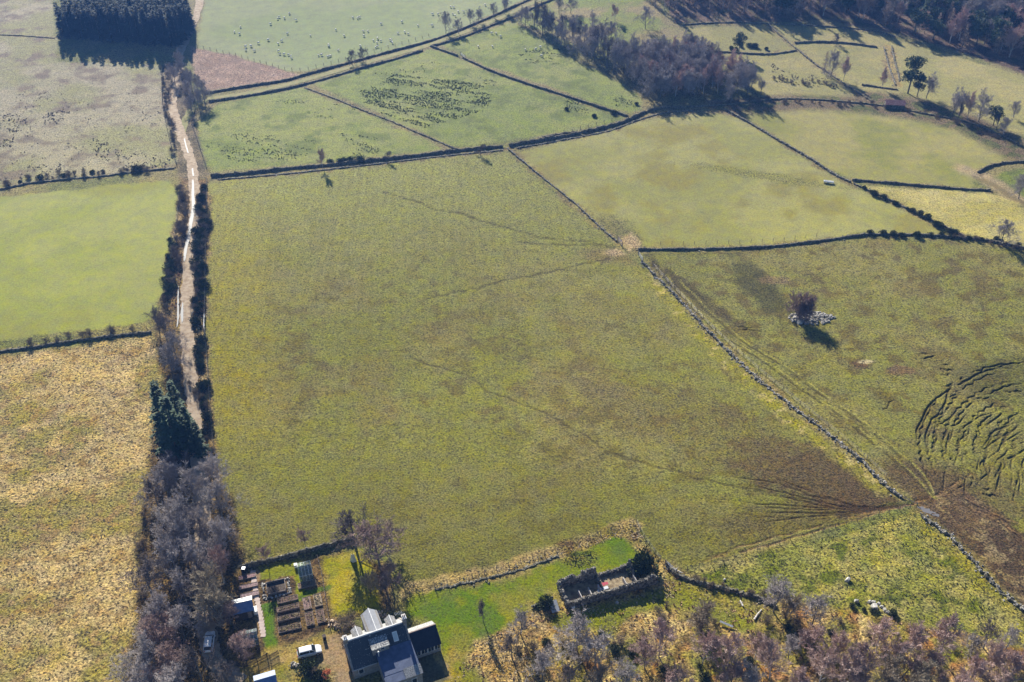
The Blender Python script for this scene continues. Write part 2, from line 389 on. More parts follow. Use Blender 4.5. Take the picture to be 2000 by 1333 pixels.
idx, a, sd = field(F['mud'], (120,98,86), (100,80,70), 6, .95, seed=57, c3=(156,134,114), s3=2)
idx, a, sd = field(F['rough_se'], (148,148,80), (180,168,108), 7, .95, seed=60, c3=(108,116,46), s3=4)
# top of the view
field([(1000,42),(1050,0),(1290,-40),(1290,45),(1330,60),(1345,100),(1300,120),(1160,100)], (142,150,84), (164,150,110), 12, .6, seed=61)
field([(1262,-60),(2600,-60),(2600,180),(2000,145),(1850,92),(1700,55),(1620,40),(1500,44),(1320,46)], (110,90,80), (140,118,102), 8, 1.0, seed=62, c3=(104,100,70), s3=5)
field([(1345,55),(1500,52),(1620,52),(1730,72),(1860,108),(2000,150),(2600,230),(2600,330),(2000,262),(1880,225),(1770,180),(1700,195),(1500,195),(1420,140),(1370,90)], (176,166,112), (164,158,104), 16, .35, seed=63)
field([(1510,55),(1600,60),(1720,90),(1722,96),(1560,85)], (170,164,110), (178,166,116), 10, .3, seed=64)
# brown valley bottom below the top-right fields
for pts, w_ in (([(1420,208),(1560,200),(1700,206),(1820,226),(1900,246),(1985,285)], 14), ([(1700,190),(1800,208),(1880,235),(1990,300)], 12)):
    idx, a, _ = strip(pts, (128,110,90), w_, .9, 3, .9); noisy(idx, a, (98,108,60), 4, .5, .6, 65, .8)
strip([(1880,330),(1925,345),(1960,372),(1995,392)], (186,164,140), 6, .85, 2, .5)
strip([(1905,345),(1940,360),(1990,395),(2100,440)], (140,124,96), 2.6, .9, .6, .3)
field([(1945,345),(1990,330),(2300,330),(2300,400),(2000,385)], (130,140,72), (110,120,66), 5, .5, seed=66)
strip([(1733,92),(1742,130),(1754,168)], (182,160,100), 3.5, .9, .8, .4)
# strip of land round the ruin, the fence verge and the bracken ground
bpoly = [(890,1400),(880,1320),(930,1262),(1000,1212),(1060,1178),(1110,1150),(1230,1110),(1290,1098),(1340,1122),(1500,1165),(1640,1190),(1800,1218),(2000,1265),(2400,1400),(2400,1700),(880,1700)]
idx, a, _ = field(bpoly, (200,168,130), (164,150,88), 8, .95, seed=70, lo=.45, hi=.62, c3=(176,128,94), s3=3.4)
noisy(idx, a, (226,198,154), 5, .54, .66, 71, .8); noisy(idx, a, (120,128,56), 7, .6, .72, 72, .7); noisy(idx, a, (92,70,52), 2.4, .6, .72, 73, .7)
strip([(1090,1215),(1150,1212),(1230,1192),(1300,1172),(1330,1168),(1400,1195),(1450,1215)], (134,138,40), 4.5, .9, 1, .6)
strip([(1330,1140),(1420,1165),(1500,1190)], (140,136,58), 5, .8, 1.5, .8)
strip([(1220,1330),(1250,1290),(1230,1260)], (122,132,36), 4, .7, 1.5)
strip([(800,1160),(900,1137),(1000,1105),(1120,1068),(1200,1038),(1240,1024)], (196,168,134), 3.6, .9, 1, .9)
idx, a, _ = field([(1085,1060),(1150,1042),(1238,1020),(1262,1056),(1290,1098),(1262,1104),(1250,1082),(1215,1050),(1190,1055),(1150,1085),(1110,1085)], (186,160,112), (150,136,78), 4, 1.3, seed=74, c3=(128,100,72), s3=2)
field(F['lawn'], (122,136,30), (146,144,44), 9, .42, seed=75, lo=.48, hi=.7, c3=(102,128,24), s3=7)
field([(1095,1098),(1120,1080),(1150,1075),(1170,1085),(1165,1105),(1130,1112)], (110,120,46), (140,130,70), 2.5, 1.4, seed=76)
field([(880,1250),(930,1262),(960,1300),(950,1400),(850,1400),(865,1310)], (168,148,74), (140,138,50), 5, .5, seed=77)
field([(925,1258),(985,1225),(1000,1240),(1040,1290),(1000,1330),(950,1322),(915,1290)], (212,180,144), (190,156,118), 3, 1.3, seed=78)
# bank of the belt of trees by the track and the drive
field([(318,128),(352,118),(375,180),(382,240),(405,330),(412,350),(345,352),(345,310),(325,215)], (146,130,106), (110,100,84), 5, .9, seed=80)
field([(350,350),(410,352),(408,500),(400,640),(410,760),(424,880),(462,1000),(478,1110),(462,1120),(455,1300),(470,1400),(235,1500),(262,1200),(285,960),(312,760),(300,640),(325,560),(340,470)], (150,122,92), (120,100,78), 6, 1.2, seed=81, c3=(92,74,56), s3=2.5)
noisy(*mask_poly([(350,350),(410,352),(408,500),(400,640),(410,760),(424,880),(300,640),(325,560),(340,470)], 1)[:2], (186,160,126), 4, .5, .65, 82, .8)
field(F['garden'], (120,98,80), (146,118,92), 4, .9, seed=83, c3=(84,66,56), s3=2)
field(F['garden_lawn'], (180,164,56), (150,148,40), 4, .42, seed=84)
# garden grass paths
strip([(512,1118),(560,1108),(575,1105)], (136,140,36), 4.5, 1, .3, .4); strip([(573,1100),(578,1150),(580,1170)], (136,140,36), 1.6, 1, .25, .4)
strip([(520,1185),(575,1170),(640,1152)], (110,130,30), 1.3, 1, .25, .4); strip([(524,1185),(530,1225),(535,1265)], (96,128,22), 2.1, 1, .3, .4)
strip([(495,1120),(500,1160),(508,1200),(514,1245)], (168,138,124), 1.0, 1, .2, .2)
# drive, yard
strip([(470,1330),(520,1300),(570,1280),(630,1262),(670,1245)], (176,152,96), 6, .95, 1, .5)
strip([(480,1322),(530,1296),(575,1282)], (190,160,120), 1.6, .8, .5, .3)
field([(634,1240),(668,1228),(700,1300),(690,1400),(640,1400),(655,1330),(620,1300)], (178,150,136), (160,134,122), 3, .35, seed=86)
field([(545,1310),(580,1290),(600,1330),(600,1420),(470,1420),(520,1330)], (140,138,62), (170,150,90), 3, .5, seed=87)
field([(800,1280),(860,1262),(890,1320),(830,1345),(800,1345)], (120,116,108), (104,100,94), 3, .3, seed=88, soft=.4)
strip([(852,1258),(868,1290),(884,1318)], (186,160,130), 1.0, .9, .3, .4)

for i_v, pv in enumerate(VERGES):          # bleached rank grass and bare earth at the wall feet
    idx, a, d = mask_line(pv, 3.0, 1.2); n_ = fbm(X[idx], Y[idx], 2.2, 200+i_v, 3)
    blend(idx, a*sstep(.38, .6, n_), (182,160,122), .7, .9); blend(idx, a*sstep(.55, .66, n_), (96,84,58), .6)
# trodden animal paths
for pts, w_, k in (([(750,376),(830,402),(900,418),(1000,448),(1060,465),(1140,475),(1200,484)], .55, .75), ([(1010,472),(1090,478),(1190,484)], .5, .6),
                ([(830,582),(930,562),(1010,545),(1100,525),(1190,503)], .5, .75), ([(800,700),(850,714),(910,732),(960,762),(1040,796),(1110,836),(1190,882),(1280,915),(1380,940),(1500,965),(1590,985)], .5, .6),
                ([(1260,500),(1400,497),(1600,490)], .4, .4), ([(1340,525),(1420,550),(1500,580)], .4, .4)):
    i_, a_, d_ = mask_line(pts, w_, .35); blend(i_, a_, (70,60,44), k); DZ[i_] -= .07*a_
def offs(pts, o):           # a polyline in world metres shifted sideways
    w = W(pts) if len(pts[0]) == 2 and abs(pts[0][1]) < 3000 and o is not None else pts
    r = []
    for i in range(len(w)):
        a_ = Vector(w[max(i-1, 0)]); b_ = Vector(w[min(i+1, len(w)-1)]); d = (b_-a_).normalized(); r.append((w[i][0]-d.y*o, w[i][1]+d.x*o))
    return r
def smooth(w, n=6):         # Catmull-Rom through world points
    w = [Vector(p) for p in w]; r = []
    for i in range(len(w)-1):
        p0, p1, p2, p3 = w[max(i-1, 0)], w[i], w[i+1], w[min(i+2, len(w)-1)]
        for k in range(n):
            t = k/n
            r.append(tuple(.5*((2*p1)+(p2-p0)*t+(2*p0-5*p1+4*p2-p3)*t*t+(3*p1-p0-3*p2+p3)*t**3)))
    r.append(tuple(w[-1])); return r
def rut(w, width, depth, c=(80,60,48), k=.6, rim=(150,140,84)):
    i_, a_, d_ = mask_line(w, width, .15, False, True)
    i_, a_, d_ = mask_line([(p[0]+.35*math.sin(k*1.7+p[1]), p[1]+.3*math.sin(k*1.3+p[0])) for k, p in enumerate(w)], width, .15, False, True)
    xx, yy = X[i_], Y[i_]; e0 = np.hypot(xx-w[0][0], yy-w[0][1]); e1 = np.hypot(xx-w[-1][0], yy-w[-1][1])
    L_ = sum(math.hypot(w[q+1][0]-w[q][0], w[q+1][1]-w[q][1]) for q in range(len(w)-1)); tl = min(9, L_*.4)
    a_ = a_*sstep(0, tl, e0+.4)*(sstep(0, tl, e1+.4) if L_ < 60 else 1)*sstep(.3, .5, fbm(xx, yy, 3.4, int(abs(w[0][0])*10) % 97, 3))
    RZ[i_] = np.maximum(RZ[i_], depth*a_)
    blend(i_, a_, c, k)
idx, a, d = strip([(1246,528),(1290,570),(1330,612),(1372,660),(1422,712),(1482,766),(1550,822),(1612,868),(1672,918),(1722,962)], (158,150,62), 3.4, .75, 1.2, .7)
noisy(idx, a, (206,186,140), 2.2, .56, .68, 180, .8)
idx, a, d = strip([(1798,1018),(1840,1052),(1880,1096),(1920,1142),(1955,1176)], (160,150,66), 3.0, .7, 1.2, .9)
# wheel ruts fanning out of the gateway
gwy = [(1770,985)]
rng = random.Random(4)
for k in range(17):
    t = k/16
    pts = [(1790,984), (1750, 990), (1690, 1000-8*t), (1620, 1012-38*t), (1540, 1020-80*t), (1450-30*t, 1032-125*t)]
    pts = pts[:6] if k % 2 else pts[:5]
    e_ = rng.uniform(-70, 110); pts[-1] = (pts[-1][0]-e_, pts[-1][1]-e_*.12*(t-.2))
    rut(smooth(W([(u+rng.uniform(-6, 6), v+rng.uniform(-4, 4)) for u, v in pts])), .36, .2, k=.7)
for off in (0, 16): rut(smooth(W([(1340+off,1104-off*.4),(1480+off,1070-off),(1620,1030-off*.5),(1700,1006-off*.3),(1770,988),(1830,965),(1900,940-off)])), .5, .14, (150,118,98), .6)
for o in (0, 14, 40, 52): rut(smooth(W([(1780,986),(1860,980-o*.3),(1930,1012-o*.3),(2000,1052-o*.4),(2100,1110)])), .5, .15, (158,126,108) if o in (14, 52) else (70,50,42), .7)
# long straight double tracks beside the wall
for o in (0, 7, 17, 24):
    rut(smooth(W([(1275+o,510),(1330+o,580-o*.2),(1420+o,660-o*.2),(1500+o,715-o*.3),(1600+o,785-o*.3),(1700+o,860-o*.3),(1780+o,930-o*.3),(1830,975)])), .55, .15, (88,80,48) if o in (0, 17) else (176,168,100), .75)
# churned arcs where the feeder was driven round
arcs = [[(1990,705),(1930,728),(1860,755),(1820,785),(1800,820),(1790,850),(1788,880)],
 [(1998,722),(1940,722),(1880,748),(1850,770),(1845,800),(1820,820),(1812,850),(1808,880),(1815,900)],
 [(1870,800),(1850,818),(1830,835),(1826,865),(1830,900)], [(1900,798),(1870,826),(1848,845),(1845,870),(1845,890)],
 [(1955,800),(1920,812),(1890,832),(1876,860),(1878,890),(1885,920)], [(1998,810),(1970,828),(1950,848),(1925,855),(1908,862)],
 [(1998,820),(1975,842),(1950,856),(1930,858)], [(1932,858),(1922,880),(1920,905),(1912,930)], [(1998,795),(1980,812),(1960,835),(1915,850)],
 [(1830,765),(1880,740),(1915,727)], [(1960,768),(1998,762)], [(1905,780),(1945,777)], [(1938,900),(1925,925),(1905,960)], [(1960,895),(1945,930),(1950,960)],
 [(1990,870),(1975,900),(1980,940),(1970,970)], [(1890,905),(1900,935),(1895,960)], [(1840,712),(1862,714)], [(1842,722),(1862,724)], [(1840,733),(1858,731)],
 [(1920,955),(1950,958)], [(1925,968),(1948,970)], [(1714,795),(1730,775)], [(1725,805),(1744,780)], [(1420,650),(1460,645),(1500,655)], [(1430,640),(1490,640)],
 [(1985,800),(1960,860),(1955,890)], [(1860,830),(1850,860),(1852,900)], [(1790,692),(1835,690)], [(1800,700),(1830,695)], [(1900,830),(1885,860),(1860,870)],
 [(1998,842),(1985,870),(1960,880)], [(1998,905),(1990,940),(1995,975)], [(1870,920),(1880,945),(1870,960)]]
for k in range(6):
    arcs.append([(1998+k*6, 790+k*16), (1960+k*4, 805+k*18), (1925+k*6, 835+k*16), (1905+k*7, 880+k*10)])
for k in range(13):
    R_ = 218-k*15+rng.uniform(-3, 3); t0 = rng.uniform(135, 165); t1 = rng.uniform(235, 275)
    if k % 3 == 2: t0, t1 = rng.uniform(150, 190), rng.uniform(205, 235)
    arcs.append([(2014+R_*math.cos(R(q)), 868+R_*.74*math.sin(R(q))+rng.uniform(-2, 2)) for q in np.linspace(t0, t1, 9)])
for k in range(9):
    u0 = 1850+k*19+rng.uniform(-5, 5); v0 = rng.uniform(880, 905); arcs.append([(u0, v0), (u0-rng.uniform(-4, 8), v0+30), (u0-rng.uniform(-6, 12), v0+rng.uniform(55, 90))])
for p_ in list(arcs):
    if len(p_) > 99:
        for q in (-1, 1):
            if rng.random() < .55: arcs.append([(u+q*rng.uniform(9, 15)*(1+.2*j), v+rng.uniform(4, 9)) for j, (u, v) in enumerate(p_[:rng.randint(2, len(p_))])])
for p_ in arcs:
    rut(smooth(W([(u+rng.uniform(-2, 2), v+rng.uniform(-2, 2)) for u, v in p_])), rng.uniform(.28, .48), rng.uniform(.2, .36), (78,66,46), .6)
# soft relief in tussocky ground
DZ += (fbm(X, Y, 1.3, 90, 2)-.5)*.26*np.clip(tuft-.3, 0, 1.2)

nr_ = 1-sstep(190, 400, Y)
col[:, 2] *= 1-.37*nr_; col *= 1.05  # less blue up close, so distance haze is partly put into the colour
Z = TH(X, Y)+DZ-RZ
verts = np.stack([X, Y, Z], 1).astype(np.float32)
ii = np.arange((nr-1)*(ncol-1)); r_ = ii//(ncol-1); c_ = ii % (ncol-1); b0 = r_*ncol+c_
quads = np.stack([b0, b0+1, b0+ncol+1, b0+ncol], 1).astype(np.int32)
gm = bpy.data.meshes.new('ground')
gm.vertices.add(len(X)); gm.vertices.foreach_set('co', verts.ravel())
gm.loops.add(quads.size); gm.loops.foreach_set('vertex_index', quads.ravel())
gm.polygons.add(len(quads)); gm.polygons.foreach_set('loop_start', np.arange(0, quads.size, 4, dtype=np.int32))
gm.polygons.foreach_set('loop_total', np.full(len(quads), 4, dtype=np.int32))
gm.polygons.foreach_set('use_smooth', np.ones(len(quads), bool))
gm.update(calc_edges=True)
ca = gm.color_attributes.new('Soil', 'FLOAT_COLOR', 'POINT')
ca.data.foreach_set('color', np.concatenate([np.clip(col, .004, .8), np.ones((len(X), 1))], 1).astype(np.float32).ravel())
ta = gm.attributes.new('tuft', 'FLOAT', 'POINT'); ta.data.foreach_set('value', tuft.astype(np.float32))

def ground_mat():
    m = bpy.data.materials.new('pasture'); m.use_nodes = True
    nt = m.node_tree; N = nt.nodes; L = nt.links; b = N['Principled BSDF']
    b.inputs['Roughness'].default_value = .95; b.inputs['Specular IOR Level'].default_value = .12
    at = N.new('ShaderNodeAttribute'); at.attribute_name = 'Soil'
    tf = N.new('ShaderNodeAttribute'); tf.attribute_name = 'tuft'
    tc = N.new('ShaderNodeTexCoord')
    def noise(sc_, det=3, rough=.55):
        t = N.new('ShaderNodeTexNoise'); t.inputs['Scale'].default_value = sc_; t.inputs['Detail'].default_value = det; t.inputs['Roughness'].default_value = rough
        L.new(tc.outputs['Object'], t.inputs['Vector']); return t.outputs[0]
    def math_(op, a, b_=None, c=None):
        n = N.new('ShaderNodeMath'); n.operation = op
        for i, q in enumerate((a, b_, c)):
            if q is None: continue
            if isinstance(q, (int, float)): n.inputs[i].default_value = q
            else: L.new(q, n.inputs[i])
        return n.outputs[0]
    def rng_(v, a, b_, c, d):
        n = N.new('ShaderNodeMapRange'); L.new(v, n.inputs[0])
        for i, q in enumerate((a, b_, c, d)): n.inputs[i+1].default_value = q
        return n.outputs[0]
    n1, n2, n3, n4 = noise(1.9, 4, .8), noise(.28, 4), noise(2.6, 3, .7), noise(.75, 3, .6)
    # brightness speckle, stronger where the sward is tufty
    v1 = rng_(n1, .36, .64, -.6, .6); v2 = rng_(n2, .3, .7, -.12, .12)
    v3 = rng_(n3, .38, .62, -.6, .6)
    amp = math_('MULTIPLY_ADD', tf.outputs['Fac'], .85, .12)
    val = math_('ADD', math_('ADD', math_('MULTIPLY', math_('ADD', v1, v3), amp), v2), 1.0)
    hs = N.new('ShaderNodeHueSaturation'); L.new(at.outputs['Color'], hs.inputs['Color']); L.new(val, hs.inputs['Value'])
    L.new(rng_(n4, .3, .7, .49, .512), hs.inputs['Hue']); L.new(rng_(n2, .3, .7, .88, 1.12), hs.inputs['Saturation'])
    # dark weeds, dung and molehills
    vo = N.new('ShaderNodeTexVoronoi'); vo.inputs['Scale'].default_value = .55; L.new(tc.outputs['Object'], vo.inputs['Vector'])
    sp = math_('MULTIPLY', rng_(vo.outputs['Distance'], .12, .26, 1, 0), math_('GREATER_THAN', n4, .52))
    sp = math_('MULTIPLY', sp, math_('MINIMUM', math_('MULTIPLY', tf.outputs['Fac'], .9), .8))
    vs_ = N.new('ShaderNodeTexVoronoi'); vs_.inputs['Scale'].default_value = 1.05; L.new(tc.outputs['Object'], vs_.inputs['Vector'])
    vc = N.new('ShaderNodeSeparateColor'); L.new(vs_.outputs['Color'], vc.inputs[0])
    s2 = math_('MULTIPLY', rng_(vs_.outputs['Distance'], .2, .32, 1, 0), math_('MULTIPLY', rng_(math_('ADD', vc.outputs[0], math_('MULTIPLY', n2, 1.6)), .95, 1.35, 0, 1), math_('MINIMUM', math_('MULTIPLY', tf.outputs['Fac'], 1.3), 1.0)))
    sp = math_('MAXIMUM', sp, math_('MULTIPLY', s2, .85))
    mx = N.new('ShaderNodeMix'); mx.data_type = 'RGBA'; L.new(sp, mx.inputs['Factor']); L.new(hs.outputs[0], mx.inputs[6]); mx.inputs[7].default_value = (.035, .032, .018, 1)
    L.new(mx.outputs[2], b.inputs['Base Color'])
    bp = N.new('ShaderNodeBump'); bp.inputs['Distance'].default_value = .45
    hh = math_('ADD', math_('ADD', math_('MULTIPLY', n1, 1.0), math_('MULTIPLY', n4, .35)), math_('MULTIPLY', n3, .5))
    L.new(hh, bp.inputs['Height']); L.new(math_('MULTIPLY_ADD', tf.outputs['Fac'], .85, .05), bp.inputs['Strength'])
    L.new(bp.outputs[0], b.inputs['Normal'])
    return m
gm.materials.append(ground_mat())
ground = place(gm, 'ground'); tag(ground, kind='structure')

# ------------------------------------------------------------------ track: a draped sheet with wheel ruts
def ribbon(name, pts, width, m, lift=.05, closed_jit=.25, n=6, seed=1, world_pts=False, cols=7, crown=0.0):
    w = smooth(W(pts) if not world_pts else pts, n); rg = random.Random(seed); mb = MB(); rows = []
    for i, p in enumerate(w):
        a_ = Vector(w[max(i-1, 0)]); b_ = Vector(w[min(i+1, len(w)-1)]); d = (b_-a_).normalized()
        wd = width(i/(len(w)-1)) if callable(width) else width
        l, r = wd/2+rg.uniform(-1, 1)*closed_jit, wd/2+rg.uniform(-1, 1)*closed_jit
        row = []
        for k in range(cols):
            t = k/(cols-1); o = -l+(l+r)*t
            q = G(p[0]-d.y*o, p[1]+d.x*o, lift+crown*(-1 if k in (0, cols-1) else (.6 if k == cols//2 else 0)))
            row.append(q)
        rows.append(row)
    mb.add([q for r in rows for q in r], [(i*cols+k, i*cols+k+1, (i+1)*cols+k+1, (i+1)*cols+k) for i in range(len(rows)-1) for k in range(cols-1)])
    # faces upward
    o = mb.build(name, m, smooth=True)
    me = o.data
    if len(me.polygons) and me.polygons[0].normal.z < 0: me.flip_normals()
    return o
M_track = mat('track_dirt', alb((176,152,124)), .95, alb((214,194,166)), scale=.9, bump=.6, bscale=2.5)
M_rutp = mat('rut_gravel', alb((206,190,168)), .9, alb((232,218,198)), scale=1.4, bump=.4, bscale=4)
M_lane = mat('grass_lane', alb((140,144,84)), .95, alb((172,160,110)), scale=.7, bump=.5, bscale=2)
TRK = [(470,1335),(440,1310),(415,1285),(405,1240),(398,1180),(392,1100),(394,1000),(390,920),(386,870),(380,800),(373,740),(368,690),(364,640),(366,590),(368,540),(371,490),(376,450),(380,410),(380,380),(377,345),(374,318),(366,295),(357,272),(349,250),(341,225),(336,205),(341,180),(347,155),(350,128),(352,104),(360,85),(370,62),(384,30),(392,-10),(400,-60)]
WT = W(TRK)
o = ribbon('track', TRK, 3.3, M_track, .09, .35, 8); tag(o, kind='structure')
for s_ in (-.85, .85):
    ww = offs(smooth(WT, 4), s_); o = ribbon('wheel_rut', ww, .6, M_rutp, .125, .12, 2, 3, True, 3); tag(o, kind='structure')
LANE = [(352,262),(368,225),(400,196),(480,183),(560,166),(600,156),(700,127),(770,108),(838,88),(900,66),(960,43),(1050,2),(1100,-20)]
o = ribbon('grass_lane', LANE, 3.2, M_lane, .08, .4, 6); tag(o, kind='structure')
M_water = mat('puddle_water', (.10,.11,.12), .62, spec=.35)
M_water.node_tree.nodes['Principled BSDF'].inputs['Metallic'].default_value = 0
M_water.node_tree.nodes['Principled BSDF'].inputs['Base Color'].default_value = (.38,.39,.41,1)
for k, (pts, wd) in enumerate((([(377,352),(377,385),(378,408),(373,435),(369,460),(363,488),(360,512)], lambda t: .25+.85*math.sin(PI*t)**.5), ([(386,395),(385,410),(385,425)], lambda t: .1+.5*math.sin(PI*t)),
        ([(357,592),(356,612),(356,632)], lambda t: .1+.6*math.sin(PI*t)), ([(349,560),(348,590),(348,622),(346,640)], lambda t: .1+.45*math.sin(PI*t)), ([(360,272),(363,285),(368,300)], .4), ([(378,345),(377,338),(376,330)], .5))):
    o = ribbon('water', pts, wd, M_water, .16, .07, 4, 20+k, False, 3); tag(o, kind='structure')
o = ribbon('water', [(1790,990),(1805,996),(1822,1004),(1835,1008)], lambda t: .2+1.3*math.sin(PI*t), mat('muddy_water', (.13,.125,.13), .45, spec=.5), .03, .3, 5, 31, False, 4); tag(o, kind='structure')

# ------------------------------------------------------------------ drystone walls
def resample(w, step):
    out = [Vector(w[0])]; acc = 0
    for i in range(len(w)-1):
        a_, b_ = Vector(w[i]), Vector(w[i+1]); L_ = (b_-a_).length; t = step-acc
        while t <= L_: out.append(a_+(b_-a_)*(t/L_)); t += step
        acc = (acc+L_) % step
    return out
def wall(pts, label, h=1.15, wd=.7, m=None, seed=1, step=.7, rubble=2.2, ruin=.12, gaps=(), name='stone_wall', group=None, wob=.15, world_pts=False, cat='wall', far_=False):
    rg = random.Random(seed); m = m or M_stone
    w = resample(smooth(W(pts) if not world_pts else pts, 4), step); mb = MB(); rows = []; n = len(w); sag = 1.0
    if m is not M_rubble: h *= .66; wd *= .8
    for i, p in enumerate(w):
        d = (w[min(i+1, n-1)]-w[max(i-1, 0)]).normalized(); nx, ny = -d.y, d.x
        sag = sag*.8+.2*rg.choice((1.15, 1, .95, .7, .3)); hh = h*sag*(1+rg.uniform(-ruin, ruin*.6)); t = i/n
        for g0, g1 in gaps:
            if g0 <= t <= g1: hh = .12
        o = rg.uniform(-wob, wob)
        z = float(TH(p.x, p.y))
        prof = [(-wd/2, -.35), (-wd/2*.95, hh*.45), (-wd/2*.65, hh*.96), (wd/2*.6, hh), (wd/2*.95, hh*.45), (wd/2, -.35)]
        rows.append([(p.x+nx*(q*(1+rg.uniform(-.12, .12))+o), p.y+ny*(q*(1+rg.uniform(-.12, .12))+o), z+zz+rg.uniform(-.05, .05)) for q, zz in prof])
        k = rubble*step; k = int(k)+(1 if rg.random() < k-int(k) else 0)
        for _ in range(k):
            side = rg.choice((-1, 1, 0, 0)); zz = hh*rg.uniform(.85, 1.05) if side == 0 else rg.uniform(0, hh*.8)
            off = side*(wd/2*(1.0-.3*zz/h)+rg.uniform(0, .12))+o+(rg.uniform(-.15, .15) if side == 0 else 0)
            if rg.random() < .12: off = rg.choice((-1, 1))*rg.uniform(.5, 1.3); zz = .1
            q = rg.uniform(-.4, .4)
            mb.stone((p.x+nx*off+d.x*q, p.y+ny*off+d.y*q, z+zz), rg.uniform(.11, .24), rg, 0)
    vs = [q for r in rows for q in r]
    fs = [(i*6+k, (i+1)*6+k, (i+1)*6+k+1, i*6+k+1) for i in range(n-1) for k in range(5)]+[tuple(range(5, -1, -1)), tuple(range((n-1)*6, n*6))]
    mb.add(vs, fs, 1)
    o = mb.build(name, [m, M_core]); tag(o, label, cat, group)
    return o
M_moss = mat('lichened_stone', (.09,.085,.06), .9, (.33,.31,.24), vor=2.2, bump=.6, bscale=4)
wall([(412,346),(480,340),(560,331),(640,324),(700,318),(780,310),(880,297),(940,291),(985,287)], 'dark mossy wall along the top edge of the big central field', 1.7, .7, M_darkstone, 1, .9, 1.5, .3)
wall([(425,352),(560,340),(700,325),(880,304),(985,294)], 'low pale rubble footing just below the dark wall of the central field', .5, .9, M_stone, 101, .9, 1.4, .4)
wall([(994,286),(1060,275),(1130,262),(1180,250),(1225,237),(1256,222),(1290,213),(1340,212)], 'dark wall rising beside the pale hill field up to the bare wood', 1.8, .7, M_darkstone, 2, .9, 1.5, .3)
wall([(1010,290),(1110,272),(1190,256),(1250,234),(1300,221),(1360,216)], 'thin light rubble line between the pale hill field and the dark wall', .5, .8, M_stone, 102, .9, 1.4, .4)
wall([(1345,210),(1420,205),(1500,196),(1560,194),(1640,199),(1720,207),(1800,222),(1900,243),(1990,283)], 'long wall along the brown valley bottom above the green north-east field', .9, .8, M_darkstone, 3, .9, 1.2, .35)
wall([(992,292),(1050,340),(1120,396),(1165,438),(1206,474)], 'thin wall going down from the dark wall to the purple gate', .75, .6, M_stone, 4, .7, 2.2, .25)
wall([(1246,488),(1400,487),(1500,483),(1600,472),(1690,460),(1780,460),(1850,464),(1920,470),(2000,486),(2100,505)], 'straight wall between the pale hill field and the rutted east field', 1.15, .7, M_moss, 5, .7, 1.6, .12)
wall([(1253,512),(1300,560),(1340,600),(1380,645),(1430,695),(1490,750),(1560,805),(1620,850),(1680,900),(1730,950),(1760,972)], 'long tumbled pale stone wall dividing the central field from the rutted field', .6, .55, M_rubble, 6, .55, 4.5, .45, gaps=[(.08,.1),(.22,.25),(.41,.43),(.6,.62),(.8,.83)], wob=.3)
wall([(1800,1008),(1850,1043),(1890,1085),(1930,1130),(1960,1160),(2000,1195),(2080,1270)], 'tumbled pale stone wall between the brown mud and the rough bottom-right pasture', .55, .6, M_rubble, 7, .5, 5, .5, gaps=[(.3,.34),(.6,.63)], wob=.35)
wall([(1418,217),(1470,245),(1520,275),(1580,310),(1630,342),(1662,357)], 'pale stone wall between the hill field and the green north-east field', .8, .7, M_rubble, 8, .7, 2.2, .25)
wall([(1668,360),(1720,383),(1780,413),(1850,446),(1885,462)], 'brown wall with gorse bushes growing along it, below the pale grass field', .7, .7, M_moss, 9, .7, 2.0, .3)
wall([(1664,353),(1720,357),(1800,364),(1870,370),(1935,373)], 'dark wall along the foot of the green north-east field', 1.25, .7, M_darkstone, 10, .7, 1.6, .2)
wall([(842,92),(905,115),(960,140),(1030,165),(1100,187),(1160,207),(1228,229)], 'straight dark wall between the two rushy pastures beside the wood', 1.35, .75, M_darkstone, 11, .8, 1.4, .12, gaps=[(.16, .19)])
wall([(595,172),(650,192),(700,213),(760,236),(820,262),(858,278),(888,291)], 'low broken wall crossing the rushy pasture down to the culvert', .6, .8, M_darkstone, 12, .8, 1.6, .4)
wall([(398,184),(470,172),(560,158),(590,149),(700,119),(770,100),(850,78),(950,38),(1030,2),(1060,-12)], 'upper wall of the grass lane, below the sheep pasture', 1.4, .8, M_darkstone, 13, .9, 1.3, .2)
wall([(408,200),(480,189),(580,170),(700,136),(770,117),(828,99)], 'lower wall of the grass lane, west of the wall junction', 1.4, .8, M_darkstone, 14, .9, 1.3, .2)
wall([(842,92),(900,75),(960,51),(1010,31),(1060,8),(1100,-8)], 'lower wall of the grass lane, east of the wall junction', 1.3, .8, M_darkstone, 15, .9, 1.3, .2)
wall([(-60,384),(0,371),(60,359),(130,351),(200,345),(260,337),(345,329)], 'scrubby dark wall between the north-west moor and the smooth west field', .9, .9, M_darkstone, 16, .8, 1.5, .35)
wall([(-60,700),(0,688),(60,680),(150,667),(230,657),(300,650)], 'dark wall along the foot of the smooth west field', 1.1, .8, M_darkstone, 17, .7, 1.5, .2)
wall([(470,1112),(540,1094),(600,1079),(662,1062),(690,1055)], 'tall dark garden wall at the top of the vegetable garden', 1.9, .6, M_moss, 18, .45, 3.0, .12)
wall([(1302,1104),(1330,1128),(1400,1148),(1480,1168),(1520,1185)], 'overgrown dark wall running right from the ruined steading', 1.2, .9, M_moss, 19, .6, 3.0, .35)
wall([(1040,1186),(1062,1178),(1082,1168)], 'short crumbling wall left of the ruined steading', .9, .6, M_moss, 20, .5, 3.0, .35)
wall([(850,1152),(930,1135),(1000,1118),(1060,1098),(1090,1085)], 'low rubble bank between the lawn and the wire fence', .35, .6, M_moss, 21, .6, 3.0, .4)
wall([(1335,49),(1420,45),(1500,47),(1600,52),(1700,60),(1750,72)], 'thin far wall along the foot of the larch wood', .8, .6, M_stone, 22, 1.0, 1.0, .3)
